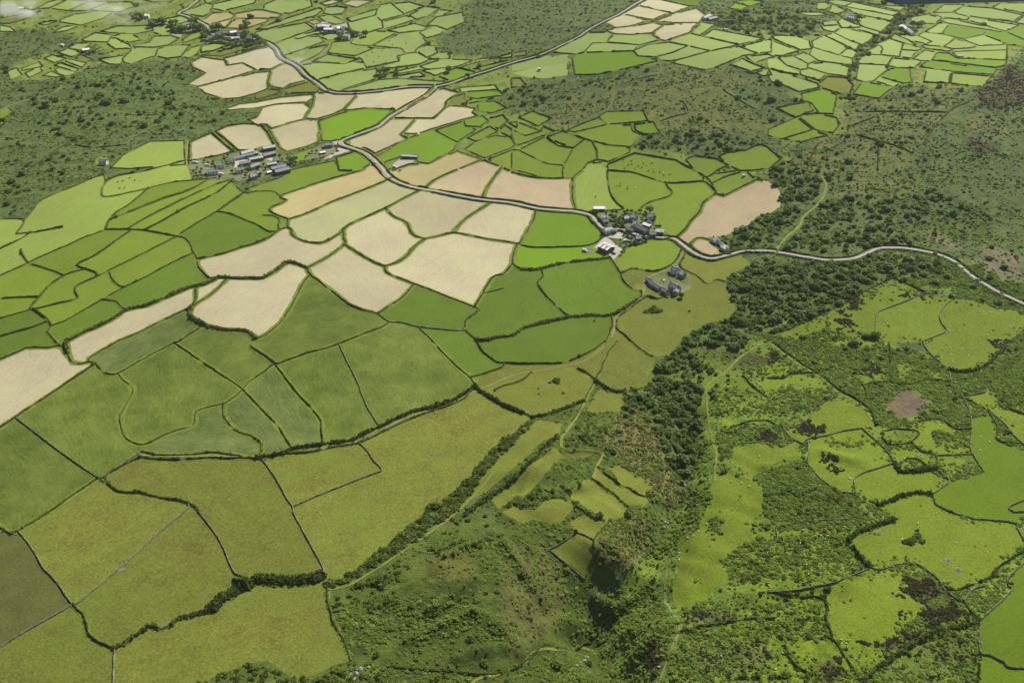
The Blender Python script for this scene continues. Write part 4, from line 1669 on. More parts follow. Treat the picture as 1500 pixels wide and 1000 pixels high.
def hedge_mesh(kind, w, far):
    W, Hh = SIZE[kind]
    if kind in 'hv':
        W, Hh = W * random.uniform(.8, 1.35), Hh * random.uniform(.8, 1.25)
        if far > 1100:
            W, Hh = W * 1.1, Hh * 1.0
    step = 1.5 if far < 750 else (2.2 if far < 1100 else 3.4)
    if kind == 'w':
        step *= .9
    w = catmull(w, step)
    if len(w) < 3:
        w = np.vstack([w[0], (w[0] + w[-1]) / 2, w[-1]])
    n = len(w)
    t = np.gradient(w, axis=0)
    t /= np.maximum(np.hypot(t[:, 0], t[:, 1]), 1e-6)[:, None]
    nr = np.stack([-t[:, 1], t[:, 0]], -1)
    g = np.array([ground_at(p[0], p[1])[0] for p in w])
    wild = .16 if kind == 'w' else .34
    slow = np.interp(np.arange(n), np.arange(0, n + 12, 6), RNG.uniform(.70, 1.30, len(np.arange(0, n + 12, 6))))
    if kind == 'w':
        slow = np.interp(np.arange(n), np.arange(0, n + 12, 6), RNG.uniform(.85, 1.15, len(np.arange(0, n + 12, 6))))
    if kind != 'w':
        slow = slow * np.where(RNG.uniform(size=n) < .05, RNG.uniform(1.2, 1.75, n), 1.0)
        for _ in range(int(n * step / 130 + random.random())):
            k = random.randrange(0, n)
            slow[max(0, k - 1):k + 2] *= .25
        wob = np.interp(np.arange(n), np.arange(0, n + 16, 4), RNG.normal(0, .28, len(np.arange(0, n + 16, 4))))
        w = w + nr * wob[:, None]
    prof = [(-.5, -.5), (-.42, .55), (-.16, 1.0), (.18, .97), (.42, .55), (.5, -.5)]
    m = len(prof)
    V = np.zeros((n, m, 3))
    for j, (a, z) in enumerate(prof):
        lat = a * W * slow * (1 + RNG.uniform(-wild, wild, n)) + RNG.uniform(-.1, .1, n) * W
        V[:, j, :2] = w + nr * lat[:, None]
        V[:, j, 2] = g + (z * Hh * slow * (1 + RNG.uniform(-wild, wild, n)) if z > 0 else z)
    Vv = V.reshape(-1, 3)
    i = np.arange(n - 1)[:, None] * m + np.arange(m - 1)[None]
    Q = np.stack([i, i + 1, i + m + 1, i + m], -1).reshape(-1, 4)
    V_, F_ = Vv.tolist(), Q.tolist()
    F_.append(list(range(m))[::-1])
    F_.append([(n - 1) * m + j for j in range(m)])
    if kind != 'w':
        per = {'h': 3, 'v': 3, 'H': 6, 'B': 16}[kind]
        if far > 1100:
            per = max(2, per - 1)
        k = RNG.integers(0, n, n * per)
        lat = RNG.uniform(-.55, .55, n * per) * W
        hh = Hh * slow[k] * np.sqrt(np.maximum(0, 1 - (lat / W / .62) ** 2)) * RNG.uniform(.75, 1.25, n * per)
        C = np.column_stack([w[k] + nr[k] * lat[:, None] + RNG.normal(0, .4, (n * per, 2)), g[k] + np.maximum(hh, .25)])
        q, fq = leaf_quads(C, .30 * min(W, 3.0) if kind != 'B' else .75, RNG)
        b = len(V_)
        V_ += q.tolist()
        F_ += (fq + b).tolist()
    return V_, F_, w

entries = []
for kind, v in HEDGES:
    w = hit(v[:, 0], v[:, 1])
    d = np.hypot(*(w[1:] - w[:-1]).T)
    keep = np.concatenate([[True], d > .3])
    w = w[keep]
    if len(w) < 2:
        continue
    inside = ((v[:, 0] > -5) & (v[:, 0] < 1505) & (v[:, 1] > -5) & (v[:, 1] < 1005)).any()
    vis = np.hypot(*(v[1:] - v[:-1]).T).sum() * (SIZE[kind][0] ** .5)
    entries.append((vis if inside else 0, kind, w))
entries.sort(key=lambda e: -e[0])
print('hedge entries', len(entries))
verge_v, verge_f = [], []
rest_v, rest_f = [], []
seen = {}
nh = 0
for vis, kind, w in entries:
    mid = w[len(w) // 2]
    far = float(np.hypot(*mid))
    V_, F_, ww = hedge_mesh(kind, w, far)
    dirn = ww[min(len(ww) - 1, len(ww) // 2 + 1)] - ww[len(ww) // 2 - 1]
    dirn = dirn / max(np.hypot(*dirn), 1e-6)
    side = np.array([-dirn[1], dirn[0]])
    c = ww[len(ww) // 2]
    A, B = land(c + side * 6), land(c - side * 6)
    # green verge at the foot of hedges beside worked ground
    if {A, B} & {'stubble', 'crops', 'hay meadow', 'bright grass', 'pasture'} and kind not in 'wv':
        sw = catmull(w, 4.0)
        half = SIZE[kind][0] / 2 + (2.3 if {A, B} & {'stubble', 'crops'} else .8)
        sv, sf = strip(sw, half, .10 + .0004 * nh, .22)
        b = len(verge_v)
        verge_v += sv
        verge_f += [tuple(i + b for i in q) for q in sf]
    nh += 1
    if kind != 'w' and nh > 330:
        b = len(rest_v)
        rest_v += V_
        rest_f += [tuple(i + b for i in q) for q in F_]
        continue
    hl_ = float(np.hypot(*(ww[1:] - ww[:-1]).T).sum())
    ratio = float(np.hypot(*(ww[-1] - ww[0]))) / max(hl_, 1e-6)
    desc = ('short ' if hl_ < 65 else 'long ' if hl_ > 170 else '') + ('straight' if ratio > .985 else 'looping' if ratio < .6 else 'winding' if ratio < .9 else 'curved')
    if kind == 'w':
        nm, what, cat = 'stone_wall', desc + ' stone wall', 'wall'
    elif kind == 'v':
        nm, what, cat = 'hedgerow', desc + ' roadside hedge', 'hedge'
    elif kind in 'HB':
        nm, what, cat = 'hedgerow', desc + ' broad hedge', 'hedge'
    else:
        nm, what, cat = 'hedgerow', desc + ' thin hedge', 'hedge'
    A, B = sorted((A, B))
    where = ('across ' + A if A == B else 'between ' + A + ' and ' + B) if kind != 'v' else 'beside ' + (A if A != 'rough ground' else B)
    lab = what + ' ' + where + ' near ' + landmark(c)
    o = mesh_obj(nm, np.array(V_) - np.array([c[0], c[1], 0]), F_, 'stone' if kind == 'w' else 'hedge_leaf', loc=(c[0], c[1], 0))
    tag(o, lab, cat, ('walls' if kind == 'w' else 'hedges') + ' near ' + landmark(c))
if rest_v:
    tag(mesh_obj('hedgerow', rest_v, rest_f, 'hedge_leaf'), kind='stuff', label='far network of small dark hedges between distant fields')
if verge_v:
    tag(mesh_obj('grass_verge', verge_v, verge_f, 'verge'), kind='structure')

# ------------------------------------------------------------------ scrub, bracken and woodland
def bush_mesh(name, mat, r, h, nq, size, seed, lobes=3, up=1.6):
    rng = np.random.default_rng(seed)
    cs = np.column_stack([rng.uniform(-.45, .45, lobes) * r, rng.uniform(-.45, .45, lobes) * r, rng.uniform(.25, .5, lobes) * h])
    k = rng.integers(0, lobes, nq)
    d = rng.normal(size=(nq, 3))
    d[:, 2] = np.abs(d[:, 2]) * .9 - .15
    d /= np.linalg.norm(d, axis=1)[:, None]
    C = cs[k] + d * np.array([r * .62, r * .62, h * .52]) * rng.uniform(.75, 1.05, nq)[:, None]
    q, f = leaf_quads(C, size, rng, up)
    me = bpy.data.meshes.new(name)
    # a dark inner core keeps the clump from being see-through
    cv_, cf_ = [], []
    for c in cs:
        b = len(cv_)
        for a in range(6):
            an = a * math.pi / 3
            cv_.append((c[0] + math.cos(an) * r * .5, c[1] + math.sin(an) * r * .5, -.25))
            cv_.append((c[0] + math.cos(an) * r * .42, c[1] + math.sin(an) * r * .42, c[2] + h * .18))
        cv_.append((c[0], c[1], c[2] + h * .40))
        for a in range(6):
            n2 = (a + 1) % 6
            cf_.append((b + 2 * a, b + 2 * n2, b + 2 * n2 + 1, b + 2 * a + 1))
            cf_.append((b + 2 * a + 1, b + 2 * n2 + 1, b + 12))
    b = len(cv_)
    me.from_pydata(cv_ + q.tolist(), [], cf_ + (f + b).tolist())
    me.materials.append(MATS[mat])
    me.update()
    return me

KINDS = [('gorse', 'gorse_leaf', 1.3, .95, 54, .40), ('bracken', 'bracken_leaf', .95, .5, 34, .32), ('wood', 'wood_leaf', 2.8, 3.3, 130, .72),
         ('heather', 'heather_leaf', 1.0, .55, 24, .30), ('dry_grass', 'dry_leaf', 1.0, .7, 26, .34)]
SRC = {}
for nm, mt, r, h, nq, sz in KINDS:
    SRC[nm] = [bush_mesh(nm + '_clump', mt, r, h, nq, sz, 100 + 7 * i + len(nm), 3 + i % 2, 2.6 if nm == 'bracken' else 1.7) for i in range(3)]

def scatter_points(d, cap):
    """points on heath triangles with density d per square metre"""
    lam = np.minimum(d, cap) * AREA
    n = RNG.poisson(lam)
    ti = np.repeat(np.arange(len(F)), n)
    a, b = RNG.uniform(size=len(ti)), RNG.uniform(size=len(ti))
    s = a + b > 1
    a[s], b[s] = 1 - a[s], 1 - b[s]
    T = V3[F[ti]]
    return T[:, 0] + (T[:, 1] - T[:, 0]) * a[:, None] + (T[:, 2] - T[:, 0]) * b[:, None], ti

ROADPTS = np.vstack([w for k, wd, w in ROADW])
_rg = {}
for p in ROADPTS:
    _rg.setdefault((int(p[0] // 12), int(p[1] // 12)), []).append(p)
def road_clear(P, lim):
    ok = np.ones(len(P), bool)
    for i, p in enumerate(P):
        gx, gy = int(p[0] // 12), int(p[1] // 12)
        for dx in (-1, 0, 1):
            for dy in (-1, 0, 1):
                for q in _rg.get((gx + dx, gy + dy), ()):
                    if (p[0] - q[0]) ** 2 + (p[1] - q[1]) ** 2 < lim * lim:
                        ok[i] = False
    return ok

def clump_noise(P, s):
    return .5 + .25 * np.sin(P[:, 0] / s + 2 * np.sin(P[:, 1] / s / 1.7)) + .25 * np.sin(P[:, 1] / s * 1.3 + 2 * np.sin(P[:, 0] / s / 1.3))

def instance_object(name, nm, P, S, label):
    me = bpy.data.meshes.new(name)
    me.from_pydata(P.tolist(), [], [])
    for an, dat in (('siz', S), ('rot', RNG.uniform(0, 6.28, len(P))), ('pick', RNG.integers(0, 3, len(P)).astype(float))):
        a = me.attributes.new(an, 'FLOAT', 'POINT')
        a.data.foreach_set('value', np.asarray(dat, np.float32))
    o = link(bpy.data.objects.new(name, me))
    tag(o, label, kind='stuff')
    ng = bpy.data.node_groups.new(name + '_nodes', 'GeometryNodeTree')
    ng.interface.new_socket('Geometry', in_out='INPUT', socket_type='NodeSocketGeometry')
    ng.interface.new_socket('Geometry', in_out='OUTPUT', socket_type='NodeSocketGeometry')
    N = ng.nodes
    gi, go = N.new('NodeGroupInput'), N.new('NodeGroupOutput')
    jn = N.new('GeometryNodeJoinGeometry')
    def attr(n):
        a = N.new('GeometryNodeInputNamedAttribute')
        a.data_type = 'FLOAT'
        a.inputs['Name'].default_value = n
        return a.outputs['Attribute']
    siz, rot, pick = attr('siz'), attr('rot'), attr('pick')
    cr_ = N.new('ShaderNodeCombineXYZ')
    ng.links.new(rot, cr_.inputs[2])
    for i in range(3):
        src = SRCOBJ[nm][i]
        oi = N.new('GeometryNodeObjectInfo')
        oi.inputs['Object'].default_value = src
        oi.transform_space = 'ORIGINAL'
        oi.inputs['As Instance'].default_value = True
        cm = N.new('FunctionNodeCompare')
        cm.data_type = 'FLOAT'
        cm.operation = 'EQUAL'
        cm.inputs['Epsilon'].default_value = .1
        ng.links.new(pick, cm.inputs[0])
        cm.inputs[1].default_value = float(i)
        ip = N.new('GeometryNodeInstanceOnPoints')
        ng.links.new(gi.outputs[0], ip.inputs['Points'])
        ng.links.new(cm.outputs[0], ip.inputs['Selection'])
        ng.links.new(oi.outputs['Geometry'], ip.inputs['Instance'])
        ng.links.new(cr_.outputs[0], ip.inputs['Rotation'])
        ng.links.new(siz, ip.inputs['Scale'])
        ng.links.new(ip.outputs[0], jn.inputs[0])
    ng.links.new(jn.outputs[0], go.inputs[0])
    md = o.modifiers.new('scatter', 'NODES')
    md.node_group = ng
    return o

inside = in_frame(CEN[:, :2], 40)
base = DENS * (isheath & inside)[:, None]
# scrub thins out into the edges of the rough pastures
isnear = np.array([r >= 0 and FIELDS[r] == 'near' for r in REG])
hv = np.zeros(len(V3), bool)
hv[F[isheath].ravel()] = True
edge = isnear & hv[F].any(1)
base[edge, 1] = .016
base[isnear & ~edge, 1] = .0003
for poly, colr, t, d in OVER:
    m = in_poly(qx, qy, poly) & ~isheath
    base[m, t] = d
far = np.hypot(CEN[:, 0], CEN[:, 1])
thin = np.clip(1.25 - (far - 600) / 1800, .45, 1.0)
PTS = {}
for i, (nm, mt, r, h, nq, sz) in enumerate(KINDS):
    P, ti = scatter_points(base[:, i] * thin * (7.0 if nm == 'heather' else 8.0 if nm == 'bracken' else 4.5 if nm == 'gorse' else 2.8), .8)
    if nm in ('gorse', 'bracken'):
        c = .6 * clump_noise(P * np.array([.6, 1.5, 1]), 13 if nm == 'gorse' else 19) + .4 * clump_noise(P[:, ::-1] + 50, 5.5)
        k = (RNG.uniform(size=len(P)) < (np.clip(c * 4.2 - 2.0, .03, 1) if nm == 'gorse' else np.clip(c * 2.4 - .55, .10, 1))) | (base[ti, i] > .06)
        P, ti = P[k], ti[k]
    k = road_clear(P, 3.4 if nm != 'wood' else 5.5)
    P, ti = P[k], ti[k]
    S = RNG.lognormal(0, .34, len(P)) * (1 / np.sqrt(thin[ti]))
    if nm == 'gorse':
        S *= np.where(RNG.uniform(size=len(P)) < .12, 1.5, 1.0)
    if nm == 'wood':
        S *= .8
    PTS[nm] = (P, S)
    print(nm, len(P))
# the clumps that the scatter repeats are plants standing in the scene too
SRCOBJ = {}
SINGLE = {'gorse': ('gorse_bush', ['dark gorse bush standing in the pasture between feeder rings and bracken', 'dark gorse bush on the meadow below the large farmhouse', 'lone gorse bush on the green ley west of the lane'], 'bush'),
          'bracken': ('bracken_clump', ['small bracken clump beside the wall of the feeder pasture', 'small bracken clump on the edge of the dense bracken bank', 'small bracken clump on the long valley slope'], 'fern'),
          'wood': ('willow_bush', ['willow bush at the corner of the small valley meadow', 'willow bush beside the stream above the gully', 'willow bush beside the path east of the wood'], 'bush'),
          'heather': ('heather_clump', ['heather clump on the dark moor patch', 'heather clump east of the dark moor patch', 'heather clump west of the dark moor patch'], 'heather'),
          'dry_grass': ('grass_tussock', ['straw coloured tussock on the round bluff above the gully', 'straw coloured tussock on the bank under the valley meadow', 'straw coloured tussock at the foot of the dry bank'], 'grass')}
SPOT = {'gorse': [(1178, 832), (1010, 455), (870, 470)], 'bracken': [(1262, 775), (1150, 750), (1040, 800)], 'wood': [(918, 598), (1012, 740), (1060, 690)],
        'heather': [(1430, 225), (1470, 240), (1400, 220)], 'dry_grass': [(935, 800), (920, 640), (960, 700)]}
for nm in SRC:
    SRCOBJ[nm] = []
    for i in range(3):
        o = link(bpy.data.objects.new(SINGLE[nm][0], SRC[nm][i]))
        w = hit(*SPOT[nm][i])[0]
        o.location = (w[0], w[1], ground_at(w[0], w[1])[0])
        tag(o, SINGLE[nm][1][i], SINGLE[nm][2])
        SRCOBJ[nm].append(o)
for nm, oname, lab in (('gorse', 'gorse_scrub', 'dark green gorse scrub over moor and valley sides'), ('bracken', 'bracken', 'green bracken covering the rough slopes'),
                       ('wood', 'woodland', 'dense low green woodland filling the valley'), ('heather', 'heather', 'dark brown heather patches, one painted in as cloud shadow'),
                       ('dry_grass', 'dry_grass', 'dry straw coloured grass on the valley banks')):
    instance_object(oname, nm, PTS[nm][0], PTS[nm][1], lab)

# ------------------------------------------------------------------ buildings
UNIT = {}
def unit_mesh(key, v, f, mat):
    if key not in UNIT:
        me = bpy.data.meshes.new(key)
        me.from_pydata(v, [], f)
        me.materials.append(MATS[mat])
        me.update()
        UNIT[key] = me
    return UNIT[key]

def put(name, me, parent, loc=(0, 0, 0), rz=0.0, sc=(1, 1, 1)):
    o = link(bpy.data.objects.new(name, me))
    o.parent = parent
    o.location = loc
    o.rotation_euler = (0, 0, rz)
    o.scale = sc
    return o

def building(name, p1, p2, wid, eave, rise, roof, wall, label, cat, group=None, house=False, stripes=None, lean=False):
    """ridge seen between two photo pixels; wall, roof, chimneys, doors and windows are its parts"""
    wid, eave, rise = wid * .75, eave * .82, rise * .75
    dz = eave + rise
    a, b = hit([p1[0], p2[0]], [p1[1], p2[1]], dz)
    c = (a + b) / 2
    L = max(float(np.hypot(*(b - a))), 3.0)
    ang = math.atan2(b[1] - a[1], b[0] - a[0])
    co, si = math.cos(ang), math.sin(ang)
    zs = [ground_at(c[0] + x * co - y * si, c[1] + x * si + y * co)[0] for x in (-L / 2, L / 2) for y in (-wid / 2, wid / 2)]
    z0 = max(zs)
    root = empty(name, (c[0], c[1], z0 - .05), ang)
    tag(root, label, cat, group)
    hl, hw = L / 2, wid / 2
    dn = -(z0 - min(zs)) - .4
    if lean:
        v = [(-hl, -hw, dn), (hl, -hw, dn), (hl, hw, dn), (-hl, hw, dn), (-hl, -hw, eave), (hl, -hw, eave), (hl, hw, eave + rise), (-hl, hw, eave + rise)]
        f = [(0, 1, 5, 4), (1, 2, 6, 5), (2, 3, 7, 6), (3, 0, 4, 7), (4, 5, 6, 7)]
        slopes = [(-hw - .3, eave - .3 * rise / wid, hw + .3, eave + rise + .3 * rise / wid)]
    else:
        v = [(-hl, -hw, dn), (hl, -hw, dn), (hl, hw, dn), (-hl, hw, dn), (-hl, -hw, eave), (hl, -hw, eave), (hl, hw, eave), (-hl, hw, eave), (-hl, 0, eave + rise), (hl, 0, eave + rise)]
        f = [(0, 1, 5, 4), (1, 2, 6, 9, 5), (2, 3, 7, 6), (3, 0, 4, 8, 7)]
        k = .35 * rise / hw
        slopes = [(-hw - .35, eave - k, 0, eave + rise), (hw + .35, eave - k, 0, eave + rise)]
    mesh_obj('wall', v, f, wall, root)
    th = .16
    def slab(x0, x1, s):
        y0, za, y1, zb = s
        vv = [(x0, y0, za), (x1, y0, za), (x1, y1, zb), (x0, y1, zb)]
        vv += [(x, y, z + th) for x, y, z in vv]
        ff = [(0, 3, 2, 1), (4, 5, 6, 7), (0, 1, 5, 4), (1, 2, 6, 5), (2, 3, 7, 6), (3, 0, 4, 7)]
        return vv, ff
    if stripes:
        n = len(stripes)
        rf = None
        for i, m in enumerate(stripes):
            x0, x1 = -hl - .3 + (L + .6) * i / n + .02, -hl - .3 + (L + .6) * (i + 1) / n - .02
            vv, ff = joinm([slab(x0, x1, s) for s in slopes])
            mesh_obj('roof_sheet', vv, ff, m, root)
        vv, ff = boxm(-hl - .32, hl + .32, -.25, .25, eave + rise + th * .6, eave + rise + th + .12)
        rf = mesh_obj('ridge_cap', vv, ff, 'sheet_grey', root)
    else:
        vv, ff = joinm([slab(-hl - .3, hl + .3, s) for s in slopes] + ([boxm(-hl - .31, hl + .31, -.14, .14, eave + rise + .02, eave + rise + th + .08)] if not lean else []))
        rf = mesh_obj('roof', vv, ff, roof, root)
    cb = boxm(-.45, .45, -.35, .35, 0, 1)
    wb = boxm(-.5, .5, -.06, .06, 0, 1)
    if house:
        for x in (-hl + .6, hl - .6):
            put('chimney', unit_mesh('chimney_' + wall, *joinm([cb, boxm(-.18, .18, -.18, .18, 1, 1.25)]), wall), rf, (x, 0, eave + rise - .5), 0, (1, 1, 1.7))
        nw = max(2, int(L / 3.2))
        win = unit_mesh('window_unit', *wb, 'glass_dark')
        frm = unit_mesh('frame_unit', *boxm(-.58, .58, -.04, .04, -.08, 1.08), 'paint_white')
        for sgn in (-1, 1):
            for st in range(1 if eave < 3.6 else 2):
                for i in range(nw):
                    x = -hl + L * (i + .5) / nw
                    if st == 0 and i == nw // 2 and sgn < 0:
                        put('door', unit_mesh('door_unit', *wb, 'paint_blue'), root, (x, sgn * (hw + .03), .05), 0, (1.0, 1, 2.0))
                        continue
                    wo = put('window', win, root, (x, sgn * (hw + .05), .9 + st * 2.5), 0, (1.0, 1, 1.15))
                    put('frame', frm, wo)
    else:
        for sgn in (-1,):
            put('door', unit_mesh('barn_door', *wb, 'boards'), root, (L * .12, sgn * (hw + .03), .05), 0, (2.6, 1, min(eave - .4, 2.8)))
    return root

